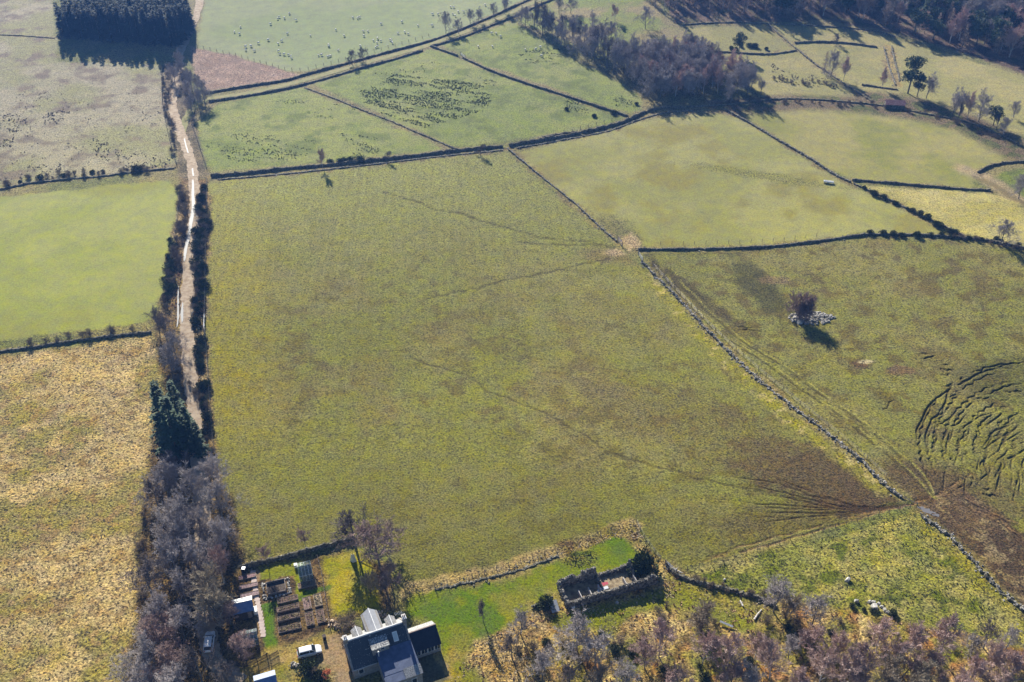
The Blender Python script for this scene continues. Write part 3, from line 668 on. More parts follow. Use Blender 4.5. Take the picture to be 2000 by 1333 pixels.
wall([(1502,50),(1530,75),(1560,100),(1590,125),(1620,145),(1660,172),(1705,200)], 'dark far wall slanting down to the red-roofed hut', 1.0, .9, M_darkstone, 23, .9, 1.2, .35)
wall([(1395,102),(1440,104),(1500,107),(1558,99)], 'short dark far wall beside the lone pine', 1.0, .7, M_darkstone, 24, .9, 1.2, .3)
wall([(1552,85),(1600,83),(1660,86),(1716,94)], 'dark far wall curving below the small bare hawthorn', 1.2, .8, M_darkstone, 25, .9, 1.2, .2)
wall([(1727,95),(1733,120),(1741,145),(1749,168)], 'left-hand wall of the narrow far drove road', .9, .6, M_stone, 26, .8, 1.4, .2)
wall([(1741,92),(1747,120),(1753,140),(1757,160)], 'right-hand wall of the narrow far drove road', .9, .6, M_stone, 27, .8, 1.4, .2)
wall([(1683,167),(1720,172),(1758,177)], 'short dark far wall at the foot of the drove road', 1.0, .7, M_darkstone, 28, .9, 1.2, .2)
wall([(1910,338),(1930,327),(1960,320),(2000,317),(2060,312)], 'dark wall curving round the corner of the green north-east field', 1.3, .7, M_darkstone, 29, .8, 1.4, .2)
wall([(-40,68),(30,70),(60,72),(110,76)], 'faint far wall across the north-west moor', .5, .6, M_darkstone, 30, 1.0, 1.0, .3)
wall([(1060,268),(1120,260),(1142,268)], 'broken piece of wall with a gap beside the hill field corner', .9, .9, M_darkstone, 33, .8, 2.0, .4)

# ------------------------------------------------------------------ fences
post_me = None
def post_mesh(h=1.25, r=.06):
    mb = MB(); mb.tube([(0, 0, -.3), (0, 0, h*.97), (0, 0, h)], [r, r, r*.6], 6); return mb.mesh('post', M_wood)
PM = post_mesh(); PM_far = post_mesh(1.25, .09)
def fence(pts, label, step=3.0, h=1.1, far_=False, seed=1, wires=3, wr=.012, group=None, thick=1.0):
    rg = random.Random(seed); w = resample(smooth(W(pts), 4), step); t = thing('wire_fence', label, 'fence', G(*w[0]), group=group)
    base_ = t.location
    w = w[:100]
    mb = MB()
    for i, p in enumerate(w):
        o = place(PM_far if far_ else PM, 'post', t, G(p.x, p.y)-base_, rg.uniform(0, 6), (thick, thick, rg.uniform(.92, 1.08))); o.rotation_euler[0] = rg.uniform(-.05, .05)
    for k in range(wires):
        z = h*(k+1)/wires*.95; mb.tube([G(p.x, p.y, z)-base_ for p in w], [wr]*len(w), 3)
    mb.build('wire', M_wire, t)
    return t
fence([(800,1166),(880,1140),(960,1116),(1050,1088),(1150,1052),(1243,1021)], 'post and wire fence between the central field and the lawn verge', 2.6)
fence([(1243,1021),(1255,1045),(1275,1075),(1296,1102)], 'short fence turning down from the corner post to the ruin', 2.2, seed=2)
fence([(1342,1114),(1450,1085),(1560,1050),(1650,1026),(1790,988)], 'wire fence between the muddy field corner and the rough bottom-right pasture', 2.6, seed=3)
fence([(404,352),(404,430),(402,500),(401,560),(400,640)], 'fence on the right verge of the track, upper stretch', 3, seed=4)
fence([(400,645),(406,720),(410,790),(416,860),(424,900)], 'fence on the right verge of the track beside the dark spruces', 3, seed=5)
fence([(350,382),(346,430),(338,480),(330,540),(322,580)], 'fence between the smooth west field and the track bank', 3, seed=6)
fence([(316,128),(317,170),(318,205),(326,250),(338,300),(346,325)], 'pale far fence along the left side of the track bank', 3, far_=True, seed=7)
fence([(376,246),(384,270),(394,300),(405,335)], 'pale far fence along the right side of the upper track', 3, far_=True, seed=8)
fence([(385,92),(450,107),(520,126),(562,137),(600,136),(700,110),(850,68)], 'far fence round the lower side of the sheep pasture', 3.4, far_=True, seed=9)
fence([(1000,284),(1100,262),(1200,235)], 'far fence above the dark wall by the wood', 3.4, far_=True, seed=10)
fence([(0,681),(100,668),(200,655),(290,645)], 'fence running above the dark wall of the west field', 3.0, seed=11)
fence([(1275,520),(1330,578),(1400,650),(1480,722),(1560,788),(1660,868),(1745,945)], 'thin wire fence beside the long tumbled stone wall', 3.2, seed=12)
fence([(1290,478),(1400,477),(1500,473),(1600,462)], 'thin fence just above the straight east wall', 3.4, seed=13)

# ------------------------------------------------------------------ trees
def grow(seed, H, spread=.45, lean=0.0, levels=4, nl=(9, 6, 5, 4), up=.5, trunk_r=.16, twig_r=.022, first=.25, lens=(.42, .5, .55, .6), stems=1, curve=.25):
    """bare deciduous tree: returns (trunk MB, crown MB)"""
    rg = random.Random(seed); T, K = MB(), MB()
    def rv(): return Vector((rg.uniform(-1, 1), rg.uniform(-1, 1), rg.uniform(-1, 1)))
    def br(p, d, L, r, lv):
        nseg = 5 if lv == 0 else (3 if lv < 3 else 2 if lv == 3 else 1)
        pts = [p]; dd = d.normalized()
        for i in range(nseg):
            dd = (dd+rv()*curve*(.35 if lv == 0 else 1)+Vector((0, 0, up*.25 if lv else .1))).normalized()
            pts.append(pts[-1]+dd*L/nseg)
        rs = [max(twig_r*.5, r*(1-.75*i/nseg)) for i in range(nseg+1)]
        (T if lv <= 1 else K).tube(pts, rs, 6 if lv == 0 else (4 if lv < 3 else 3), cap=False)
        if lv >= levels: return
        n = nl[lv]
        for k in range(n):
            t = (first if lv == 0 else .2)+(1-(first if lv == 0 else .2))*(k+rg.random())/n; t = min(t, .999)
            i = int(t*nseg); f = t*nseg-i; q = pts[i].lerp(pts[min(i+1, nseg)], f)
            ax = (pts[min(i+1, nseg)]-pts[i]).normalized()
            side = ax.cross(rv()).normalized()
            ang = spread*(1.5 if lv == 0 else 1.6)*rg.uniform(.6, 1.25)*(1.15-.55*t if lv == 0 else 1)
            nd = (ax*math.cos(ang)+side*math.sin(ang))
            LL = L*lens[lv]*rg.uniform(.7, 1.2)*((1.15-.6*t) if lv == 0 else (1.1-.4*t))
            br(q, nd, LL, max(twig_r, r*(1-.7*t)*.55), lv+1)
        if lv > 0:   # leader
            pass
    for s_ in range(stems):
        d = Vector((rg.uniform(-.12, .12)+lean, rg.uniform(-.12, .12), 1)) if stems == 1 else Vector((rg.uniform(-.5, .5), rg.uniform(-.5, .5), 1))
        br(Vector((rg.uniform(-.2, .2)*(stems > 1), rg.uniform(-.2, .2)*(stems > 1), -.15)), d, H*.86, trunk_r, 0)
    return T, K
def kite(mb, p, d, n, L, w):      # one leaf-sized face
    s_ = d.cross(n).normalized()*w
    mb.add([p, p+d*L*.45+s_, p+d*L, p+d*L*.45-s_], [(0, 1, 2, 3)])
def spruce(seed, H, rad, dens=1.0, low=.06):
    rg = random.Random(seed); T, K = MB(), MB()
    T.tube([(0, 0, -.2), (0, 0, H*.5), (0, 0, H*.97)], [H*.018, H*.011, .02], 6)
    n = int(170*dens)
    for i in range(n):
        t = low+(1-low)*(i/n)**1.05; z = H*t; L = rad*(1-t)**.8*rg.uniform(.65, 1.12)+.12; a_ = rg.uniform(0, 2*PI)
        d = Vector((math.cos(a_), math.sin(a_), -.22+.5*t)).normalized(); p0 = Vector((0, 0, z))
        m = max(4, int(L*6)); sd_ = d.cross(Vector((0, 0, 1))).normalized()
        for k in range(m):
            f = .15+.85*(k+rg.random())/m; p = p0+d*L*f+Vector((0, 0, -L*.12*f*f))
            for sgn in (-1, 1):
                dd = (d*.7+sd_*sgn*rg.uniform(.4, 1)+Vector((0, 0, rg.uniform(-.45, .12)))).normalized()
                kite(K, p, dd, Vector((rg.uniform(-.5, .5), rg.uniform(-.5, .5), 1)).normalized(), (.75 if rad > 1.6 else .6)*(1-f*.45)*rg.uniform(.6, 1.2), .17)
    return T, K
def pine(seed, H, rad):
    rg = random.Random(seed); T, K = MB(), MB()
    T.tube([(0, 0, -.2), (.1, 0, H*.4), (-.15, .1, H*.75), (0, 0, H*.95)], [H*.024, H*.018, H*.012, .05], 7)
    cl = []
    for i in range(17):
        a_ = rg.uniform(0, 6.28); z = H*rg.uniform(.38, .95); r = rad*rg.uniform(.2, .85)*(1 if z < H*.8 else .6)
        c = Vector((math.cos(a_)*r, math.sin(a_)*r, z)); cl.append((c, rad*rg.uniform(.32, .52)))
        T.tube([(0, 0, z-H*.1), tuple(c*.6+Vector((0, 0, z-H*.03))*.4), tuple(c)], [.12, .08, .03], 4)
    for c, r in cl:
        for k in range(190):
            v = Vector((rg.gauss(0, 1), rg.gauss(0, 1), rg.gauss(0, 1)*.62)).normalized()*r*rg.uniform(.45, 1.08)
            v.z *= .72; d = (v.normalized()+Vector((rg.uniform(-.6, .6), rg.uniform(-.6, .6), rg.uniform(-.2, .7)))).normalized()
            kite(K, c+v, d, Vector((rg.uniform(-1, 1), rg.uniform(-1, 1), rg.uniform(-1, 1))).normalized(), rg.uniform(.4, .75), .16)
    return T, K
def larch(seed, H, rad):
    rg = random.Random(seed); T, K = MB(), MB()
    T.tube([(0, 0, -.2), (0, 0, H)], [H*.014, .03], 6)
    for i in range(120):
        t = .12+.88*i/120; z = H*t; L = rad*(1-t)**.75*rg.uniform(.7, 1.15)+.15; a_ = rg.uniform(0, 6.28)
        d = Vector((math.cos(a_), math.sin(a_), -.05)); e = Vector((0, 0, z))+d*L+Vector((0, 0, L*.12))
        K.tube([(0, 0, z), e], [.04, .02], 3, cap=False); sd_ = d.cross(Vector((0, 0, 1)))
        for k in range(6):
            q = Vector((0, 0, z)).lerp(e, rg.uniform(.25, 1)); K.tube([q, q+(sd_*rg.choice((-1, 1))*rg.uniform(.3, .9)+d*.4+Vector((0, 0, rg.uniform(-.5, .1)))).normalized()*rg.uniform(.3, .7)], [.028, .018], 3, cap=False)
    return T, K
def bush(seed, r, h, leaf=.16, n=900, m_=None, lumps=7):
    rg = random.Random(seed); T, K = MB(), MB()
    cs = [(Vector((rg.uniform(-.5, .5)*r, rg.uniform(-.5, .5)*r, h*rg.uniform(.3, .6))), rg.uniform(.4, .65)) for _ in range(lumps)]
    for c, f in cs:
        T.tube([(0, 0, -.1), tuple(c)], [.07, .03], 4)
        for k in range(n//lumps):
            v = Vector((rg.gauss(0, 1), rg.gauss(0, 1), rg.gauss(0, 1))).normalized(); q = Vector((v.x*r*f, v.y*r*f, v.z*h*f*.8))*rg.uniform(.5, 1.1)
            p = c+q; p.z = max(.03, p.z); d = (v+Vector((rg.uniform(-.7, .7), rg.uniform(-.7, .7), rg.uniform(-.1, .9)))).normalized()
            kite(K, p, d, Vector((rg.uniform(-1, 1), rg.uniform(-1, 1), rg.uniform(-1, 1))).normalized(), leaf*rg.uniform(1.2, 2.4), leaf*.45)
    return T, K

KIND = {}
def proto(key, name, cat, gen, tm, km, H, crown='crown'):
    T, K = gen
    KIND[key] = (name, cat, T.mesh('trunk', tm, True), K.mesh(crown, km), H)
for i in range(3):
    proto(('ash', i), 'bare_tree', 'tree', grow(100+i, 10, .55, 0, 4, (13, 8, 7, 5), .3, .20, .030, .14, (.60, .55, .55, .6)), M_bark, M_twig, 10)
    proto(('birch', i), 'birch_tree', 'tree', grow(120+i, 10, .36, 0, 4, (16, 8, 7, 5), .45, .13, .026, .16, (.48, .55, .55, .6)), M_birchbark, M_twigp, 10)
for i in range(2):
    proto(('red', i), 'bare_tree', 'tree', grow(140+i, 8, .6, 0, 4, (12, 8, 7, 5), .25, .17, .03, .12, (.62, .55, .55, .6)), M_bark, M_twigr, 8)
    proto(('tan', i), 'willow_tree', 'tree', grow(150+i, 7, .42, 0, 3, (12, 10, 10), .7, .10, .026, .08, (.55, .5, .5), 4), M_bark, M_twigt, 7)
    proto(('dark', i), 'bare_tree', 'tree', grow(160+i, 8, .5, 0, 4, (10, 7, 6, 4), .35, .18, .03, .2, (.55, .5, .55, .6)), M_bark, M_twigd, 8)
    proto(('spruce', i), 'spruce_tree', 'tree', spruce(170+i, 12, 2.7), M_bark, M_spruce, 12)
    proto(('plant', i), 'spruce_tree', 'tree', spruce(175+i, 12, 2.2, .8, .05), M_bark, M_plant, 12)
    proto(('pine', i), 'pine_tree', 'tree', pine(180+i, 13, 4.0), M_bark, M_pine, 13)
    proto(('larch', i), 'larch_tree', 'tree', larch(190+i, 12, 2.3), M_bark, M_larch, 12)
    proto(('thorn', i), 'thorn_tree', 'tree', grow(195+i, 4, .75, 0, 3, (11, 9, 9), .2, .10, .026, .12, (.65, .55, .55)), M_bark, M_twigd, 4)
    proto(('gorse', i), 'gorse_bush', 'bush', bush(200+i, 1.2, 1.5), M_bark, M_gorse, 1.5, 'leaves')
    proto(('scrub', i), 'scrub_bush', 'bush', grow(210+i, 2.4, .8, 0, 2, (12, 12), .25, .05, .02, .05, (.75, .5), 4), M_bark, M_scrub, 2.4, 'twigs')
proto(('fast', 0), 'bare_tree', 'tree', grow(220, 9, .26, 0, 4, (16, 8, 6, 5), .8, .14, .03, .06, (.5, .5, .5, .6)), M_bark, M_twigd, 9)
proto(('slim', 0), 'sapling', 'tree', grow(221, 5, .42, 0, 3, (12, 8, 7), .4, .06, .024, .4, (.5, .55, .55)), M_bark, M_twigr, 5)
proto(('cairn', 0), 'bare_tree', 'tree', grow(222, 7, .5, 0, 3, (14, 12, 10), .5, .12, .032, .05, (.6, .5, .5), 5), M_bark, M_twigr, 7)

TRG = random.Random(77)
def tree_at(kind, loc, H, label, group=None, wide=1.0, variant=None, small=False):
    ks = [k for k in KIND if k[0] == kind]; k = ks[TRG.randrange(len(ks))] if variant is None else (kind, variant)
    name, cat, tm, km, H0 = KIND[k]; s_ = H/H0; rz = TRG.uniform(0, 6.28)
    t = thing(name, label, cat, loc, rz, group); t.scale = (s_*wide, s_*wide, s_)
    place(tm, 'trunk', t); place(km, 'leaves' if kind == 'gorse' else 'twigs' if kind == 'scrub' else 'crown', t)
    return t
def tree_px(kind, u, v, H, label, group=None, wide=1.0, variant=None, cf=.6):   # (u,v): middle of the crown in the photo
    return tree_at(kind, base(u, v, H*cf), H, label, group, wide, variant)
def tree_base(kind, u, v, H, label, group=None, wide=1.0, variant=None):
    return tree_at(kind, P(u, v), H, label, group, wide, variant)
def scatter(pts, n, mind, seed):
    w = W(pts) if not isinstance(pts[0], Vector) else pts
    rg = random.Random(seed); xs = [p[0] for p in w]; yy = [p[1] for p in w]; out = []; tries = 0
    while len(out) < n and tries < n*60:
        tries += 1; x, y = rg.uniform(min(xs), max(xs)), rg.uniform(min(yy), max(yy))
        if not inside(np.array([x]), np.array([y]), w)[0]: continue
        if any((x-a_)**2+(y-b_)**2 < mind*mind for a_, b_ in out): continue
        out.append((x, y))
    return out

# --- belt by the track (named one by one)
BELT = [('ash',412,925,8,'slim grey bare tree on the field side, just below the dark spruces',1.0),('ash',322,935,9,'wide grey bare tree on the left side below the spruces',1.1),
 ('ash',372,948,9,'grey bare tree in the middle of the belt just under the spruce shadow',1.0),('ash',352,1005,9.5,'large grey bare tree left of the dark gap in the belt',1.05),
 ('ash',425,972,9,'pale grey bare tree bulging over the central field edge',1.05),('ash',345,1050,9.5,'rounded lilac-grey bare tree on the left half of the belt',1.05),
 ('ash',432,1048,8.5,'grey bare tree on the field side above the pink birch',1.0),('ash',330,1090,9,'spreading grey bare tree above the leaning bough',1.1),
 ('ash',380,1088,9,'dense grey bare tree left of the pink birch',1.0),('birch',428,1100,9,'pink-purple birch beside the corner of the garden wall',.85),
 ('ash',355,1145,8,'lilac bare tree in the belt left of the willow',1.0),('tan',412,1165,9,'tan many-stemmed willow left of the white-roofed shed',1.2),
 ('dark',288,1130,9,'dark leaning bare tree reaching over the tan pasture',1.2),('ash',310,1190,8,'thin grey bare tree on the pasture edge below the leaning tree',1.0),
 ('red',305,1240,7.5,'reddish bare tree left of the parked white van',1.1),('ash',352,1218,7.5,'grey bare tree just above the parked white van',1.0),
 ('ash',285,1290,8,'grey bare tree near the bottom of the tan pasture edge',1.1),('red',335,1290,7,'reddish bare tree below and left of the white van',1.1),
 ('dark',385,1300,8,'dark bare tree directly below the white van',1.0),('red',468,1262,4.5,'rounded pinkish bare tree beside the long picket fence',1.3),
 ('dark',440,1325,7,'dark bare tree at the bottom edge left of the drive',1.0),('ash',345,1335,8,'grey bare tree at the bottom edge in the belt',1.1),
 ('ash',270,1345,8,'lowest grey bare tree at the bottom edge by the tan pasture',1.1),('red',445,1200,4.5,'small reddish bare tree squeezed behind the sheds',1.2),
 ('ash',392,1020,8,'grey bare tree over the dark gap of the belt',.9),('dark',395,1130,7,'dark twiggy tree under the pink birch',1.0),('red',300,1330,6,'reddish low bare tree at the bottom left of the belt',1.2),
 ('dark',320,640,7,'dark bare tree at the end of the west field wall',1.0),('ash',338,672,7,'greyish bare tree on the left of the track above the spruces',1.0),
 ('ash',330,700,6,'low grey bare tree touching the top of the spruces',1.1),('dark',305,620,6,'thin bare tree on the corner of the west field',1.0),
 ('dark',340,905,6,'dark bare tree in the shadow under the spruces',1.2),('dark',300,960,6,'thin dark bare tree on the pasture edge beside the belt',1.1),
 ('ash',340,930,6,'short grey bare tree directly beneath the spruce shadow',1.2)]
for k, u, v, H, lb, wd in BELT: tree_px(k, u, v, H*1.1, lb, wide=wd*1.05)
for u, v, H, wd, lb in ((322,800,15,1.1,'left-hand tall dark spruce by the track'),(350,790,13,1.0,'rear dark spruce, highest up the track'),(340,830,15,1.2,'middle dark spruce, the broadest of the clump'),
                    (372,830,11,1.1,'shorter dark spruce leaning over the track'),(392,852,9,1.1,'smallest spruce, right of the clump beside the field fence')):
    tree_px('spruce', u-6, v+6, H*1.08, lb, wide=wd, cf=.45)
# --- garden and foreground
FG = [('red',738,1068,9,'big reddish-grey bare tree above the garden lawn',1.15),('dark',690,1034,8.5,'dark upright bare tree at the end of the garden wall',1.3),('red',762,1122,5,'low reddish bare tree below the big garden tree',1.0),
 ('dark',757,1150,5.5,'dark bare tree above the right-hand chimney',.8),('tan',722,1140,4,'small tan leafless tree on the lawn edge',1.0),
 ('slim',519,1082,5.5,'slender sapling by the left end of the garden wall',1.0),('slim',596,1052,5.5,'slender sapling above the greenhouse',1.0),
 ('dark',943,1192,5,'small dark bare tree standing on the lawn edge',.7),('ash',1017,1215,5.5,'round grey bare tree right of the lawn, on the bracken bank',1.0),
 ('dark',1000,1262,5.5,'thin forked bare tree in the bracken below the round grey tree',1.0),('ash',1128,1235,8,'large pale grey bare tree below the ruined steading',1.1),('ash',1165,1270,7,'grey bare tree right of the large pale one below the ruin',1.1),
 ('birch',1292,1245,8.5,'solitary purple birch below the grass path',1.0),('tan',1372,1208,5,'tan bush-like tree beside the bend of the grass path',1.3),('red',1262,1285,5,'low brownish bare tree left of the solitary purple birch',1.1),
 ('birch',1378,1262,8,'left of the twin lilac birches under the tan tree',1.0),('birch',1428,1275,9,'right of the twin lilac birches under the tan tree',1.0),('ash',1518,1165,7,'grey-green bare tree at the end of the overgrown wall',1.0),
 ('tan',1548,1180,5,'thin pale bare tree between the two grey-green ones',.8),('ash',1595,1190,7,'grey-green bare tree by the boulders of the rough pasture',1.0),('birch',1512,1290,8,'purple birch at the bottom below the grey-green trees',1.1),
 ('ash',1545,1265,5,'small silvery bare tree right of a purple birch',1.0),('birch',1610,1300,8.5,'purple birch at the bottom edge, left of the dense thicket',1.0),('birch',1658,1308,9,'tall purple birch in the middle of the dense thicket',1.1),
 ('birch',1722,1240,7.5,'purple birch just below the boulders',1.1),('birch',1698,1290,8,'purple birch below the one beside the boulders',1.0),('birch',1790,1250,7.5,'purple birch below the smooth edge of the rough pasture',1.0),
 ('birch',1850,1248,8,'reddish-purple birch with a pale forked trunk',1.1),('dark',1932,1240,6,'dark thorny bare tree near the right-hand pasture edge',1.0),('birch',1945,1285,7.5,'pink birch with white trunk near the right edge',1.0),
 ('birch',1985,1295,7.5,'pink birch at the extreme right edge',1.0),('ash',1905,1262,5,'small grey bare tree between two pink birches',1.0),('ash',1220,1325,6,'grey bare tree at the bottom edge below the purple birch',1.0),
 ('ash',1060,1300,6,'grey bare tree at the bottom edge in the bracken',1.0),('dark',1110,1325,6,'dark bare tree at the bottom edge below the large pale one',1.0),('tan',1740,1320,6,'tan leafless tree at the bottom edge in the thicket',1.2),
 ('ash',1460,1330,6,'grey bare tree at the bottom edge left of a purple birch',1.0),('tan',1800,1330,6,'tan leafless tree at the bottom edge under the forked birch',1.2),('birch',1880,1335,7,'purple birch at the bottom right edge',1.0),
 ('tan',1165,1325,5,'tan leafless tree at the bottom edge below the ruin',1.0),('red',1330,1330,5,'reddish bare tree at the bottom edge between birches',1.1),('ash',1975,1245,5,'grey bare tree at the right edge of the rough pasture',1.0),
 ('birch',1480,1262,6,'slim birch between the grey-green trees and the bottom edge',1.0),('red',1590,1250,5,'reddish small tree below the grey-green trees by the boulders',1.2),('birch',1640,1262,6.5,'birch at the top of the dense thicket',1.1),('red',1822,1300,5.5,'low reddish tree under the forked birch',1.2),('birch',1905,1310,6.5,'birch in front of the pink ones near the bottom right',1.0),
 ('red',1430,1325,5,'low reddish tree at the bottom edge beneath the twin birches',1.2),('birch',1690,1330,7,'birch cut by the bottom edge in the middle of the thicket',1.1),('red',1770,1300,5,'low reddish tree in the thicket left of the forked birch',1.2),('red',1940,1330,5.5,'low reddish tree at the bottom right edge',1.2),
 ('birch',1748,1275,7,'purple birch left of the forked one',1.0),('birch',1560,1335,7,'purple birch cut by the bottom edge',1.1)]
for k, u, v, H, lb, wd in FG: tree_px(k, u, v, H*(1.13 if k in ('ash', 'birch', 'red') else 1.1), lb, wide=wd*1.05)
tree_px('cairn', 1565, 600, 7.2, 'lone bushy bare tree growing out of the stone heap', wide=1.0)
tree_px('ash', 1962, 452, 7.5, 'wide bare tree by the gorse at the right-hand wall end', wide=1.15)
tree_px('ash', 1998, 362, 8, 'bare tree at the right edge beside the far lane', wide=1.0)
tree_px('birch', 628, 308, 7, 'slim pale tree standing in the dark wall of the central field', wide=.8)
tree_px('thorn', 755, 303, 3.5, 'small thorn bush on the dark wall right of the slim pale tree')
tree_px('thorn', 938, 290, 4, 'small thorn tree on the dark wall near its right-hand bend')
tree_px('thorn', 686, 110, 6, 'dark bare tree by the lane, left of the pair')
tree_px('thorn', 708, 104, 5.5, 'dark bare tree by the lane, right of the pair')
tree_px('ash', 870, 42, 9, 'tall bare tree by the lane below the sheep pasture', wide=.85)
tree_px('ash', 895, 50, 6, 'shorter bare tree by the lane next to the tall one')
tree_px('ash', 918, 32, 6.5, 'round bare tree further up the lane, left of the pair')
tree_px('ash', 934, 30, 6, 'round bare tree further up the lane, right of the pair')
tree_px('ash', 964, 18, 6, 'bare tree near the top end of the lane'); tree_px('ash', 985, 9, 7, 'topmost bare tree beside the lane')
tree_px('thorn', 1635, 75, 4.5, 'lone hawthorn on the far curved wall')
tree_px('pine', 1446, 80, 9.5, 'lone dark pine on the far slope by the short wall', wide=.85)
tree_px('pine', 1783, 142, 14, 'tall rounded dark pine by the drove road', wide=1.0)
tree_px('pine', 1797, 165, 8.5, 'shorter dark pine touching the tall rounded pine')
for u, v, H, k, lb in ((1614,118,9,'larch','slim bare tree at the left end of the trio above the far hut'),(1628,122,10,'ash','largest bare tree of the trio above the far hut'),(1652,133,8.5,'birch','right-hand tree of the trio above the far hut'),
   (1727,152,7.5,'birch','leaning bare tree just left of the drove road'),(1815,168,8.5,'ash','round purple-grey bare tree right of the dark pines'),(1866,202,9,'ash','bare tree at the left end of the row below the far field'),
   (1880,200,8.5,'ash','second bare tree from the left in the row below the far field'),(1897,205,9,'birch','middle bare tree in the row below the far field'),(1920,208,10,'ash','tallest bare tree in the row below the far field'),
   (1947,222,8,'pine','dark pine at the right-hand end of the row'),(1965,245,6.5,'ash','low bushy bare tree under the right-hand dark pine'),(1985,212,6,'ash','bare tree right of the dark pine at the edge'),
   (1202,22,7,'birch','small solitary bare tree on the far green slope'),(1262,32,9,'ash','far bare tree at the foot of the larch wood, left end'),(1950,238,5,'dark','low dark bare tree left of the bushy one'),(1875,218,5,'dark','low dark tree under the row below the far field')):
    tree_px(k, u, v, H, lb)
# bare wood in the middle distance
lbl = 'grey bare tree packed into the middle bare wood'; grp = 'bare trees of the middle wood'
mw = scatter([(1262,192),(1350,194),(1425,190),(1500,180),(1470,165),(1400,130),(1350,108),(1300,115),(1232,120),(1225,135),(1258,165)], 85, 2.6, 5)
for i, (x, y) in enumerate(mw):
    tree_at('ash' if i % 4 else 'birch', G(x, y), TRG.uniform(7.5, 10.3), lbl, grp, TRG.uniform(.9, 1.15))
mw2 = scatter([(1020,52),(1060,70),(1130,112),(1200,148),(1252,172),(1235,140),(1215,115),(1170,95),(1100,72),(1050,50)], 36, 2.8, 6)
for i, (x, y) in enumerate(mw2):
    tree_at('ash' if i % 3 else 'dark', G(x, y), TRG.uniform(7, 10.5), 'bare tree in the thin strip of wood up the ditch', 'bare trees of the strip up the ditch', TRG.uniform(.8, 1.05))
for i, (u, v, H) in enumerate([(1018,30,6),(1030,28,6),(1092,8,7),(1115,8,7),(1158,38,6),(1175,62,9),(1195,62,9),(1065,48,5),(1118,55,8),(1430,182,7),(1488,168,5),(1370,90,8)]):
    tree_px('ash', u, v, H, 'scattered bare tree on the slope around the bare wood', 'scattered bare trees near the wood')
# plantation, top left
pl = []
rg = random.Random(8)
c0, c1, c2 = P(117,80), P(347,99), P(398,0)
for i in range(10):
    yy0 = 5+i*3.0
    for j in range(24):
        t = j/23; x = c0.x+(c1.x-c0.x)*t; y = c0.y+(c1.y-c0.y)*t
        x += yy0*.0+ (c2.x-c1.x)/(c2.y-c1.y)*yy0*t
        pl.append((x+rg.uniform(-1.3, 1.3), y+yy0+rg.uniform(-1.4, 1.4)))
for x, y in pl:
    tree_at('plant', G(x, y), TRG.uniform(11, 16.5), 'dark spruce packed into the square plantation', 'spruces of the square plantation', TRG.uniform(.9, 1.2))
# wooded hillside, top right
wd_ = scatter([(1500,38),(1620,36),(1700,46),(1760,66),(1850,88),(1930,106),(2060,135),(2100,140),(2100,-20),(1900,-50),(1480,-50)], 330, 2.3, 9)
for i, (x, y) in enumerate(wd_):
    q = TRG.random(); k = 'pine' if q < .22 else 'spruce' if q < .34 else 'larch' if q < .6 else 'birch' if q < .78 else 'ash'
    lab = {'pine': 'dark pine', 'spruce': 'dark spruce', 'larch': 'brown bare larch', 'birch': 'purple-grey birch', 'ash': 'grey bare tree'}[k]
    tree_at(k, G(x, y), TRG.uniform(9, 13.5), lab+' in the mixed wood on the far hillside', lab+'s of the far hillside wood', TRG.uniform(.95, 1.25))
lw_ = scatter([(1262,12),(1300,22),(1380,22),(1500,34),(1500,-45),(1240,-45)], 120, 2.2, 10)
for i, (x, y) in enumerate(lw_):
    k = 'larch' if TRG.random() < .7 else 'birch'
    tree_at(k, G(x, y), TRG.uniform(8, 12), 'pinkish larch in the thin wood at the top' if k == 'larch' else 'purple birch in the thin wood at the top', k+' trees of the thin top wood')
# trees round the upper track (their long shadows cross the green lane)
for u, v, H in ((352,150,8),(360,165,8),(372,170,8),(345,130,7),(383,178,8),(395,190,9),(365,190,8),(338,160,7),(330,150,6),(385,205,7),(372,215,7)):
    tree_px('ash', u, v-14, H, 'bare tree clustered round the upper track', 'bare trees round the upper track', wide=.9)
# bushes
BUSH = []
def bushes(kind, pts, n, spread, h0, h1, label, group, seed):
    rg2 = random.Random(seed); w = resample(smooth(W(pts), 4), .5)
    for i in range(n):
        p = w[min(len(w)-1, int((i+rg2.random())/n*len(w)))]
        tree_at(kind, G(p.x+rg2.uniform(-spread, spread), p.y+rg2.uniform(-spread, spread)), rg2.uniform(h0, h1), label, group, rg2.uniform(.9, 1.4))
bushes('gorse', [(394,370),(396,430),(392,480),(390,540),(390,590),(386,628)], 30, 1.1, 1.2, 2.3, 'dark gorse bush on the right verge of the track', 'gorse bushes right of the track', 1)
bushes('scrub', [(394,370),(396,430),(390,500),(388,560),(387,620)], 24, 1.3, 1.2, 2.2, 'brown scrub bush on the right verge of the track', 'scrub bushes right of the track', 2)
bushes('scrub', [(352,370),(356,410),(350,460),(342,520),(330,580),(325,620)], 26, 1.4, 1.2, 2.6, 'brown scrub bush on the left bank of the track', 'scrub bushes left of the track', 3)
bushes('gorse', [(337,470),(332,505),(330,545),(325,590)], 9, .8, 1.2, 2.0, 'dark gorse bush on the left bank of the track', 'gorse bushes left of the track', 4)
bushes('gorse', [(388,665),(395,700),(396,760),(402,800),(405,850)], 14, .8, 1.0, 1.9, 'dark gorse bush on the track verge beside the spruces', 'gorse bushes by the spruces', 5)
bushes('scrub', [(340,700),(350,740),(395,790),(408,840),(415,880)], 14, 1.2, 1.0, 2.0, 'brown scrub bush on the track verge beside the spruces', 'scrub bushes by the spruces', 6)
bushes('gorse', [(1690,368),(1722,388),(1770,408),(1815,432),(1850,452),(1872,462)], 14, .6, .9, 1.9, 'gorse bush on the brown wall below the pale grass', 'gorse bushes on the brown wall', 7)
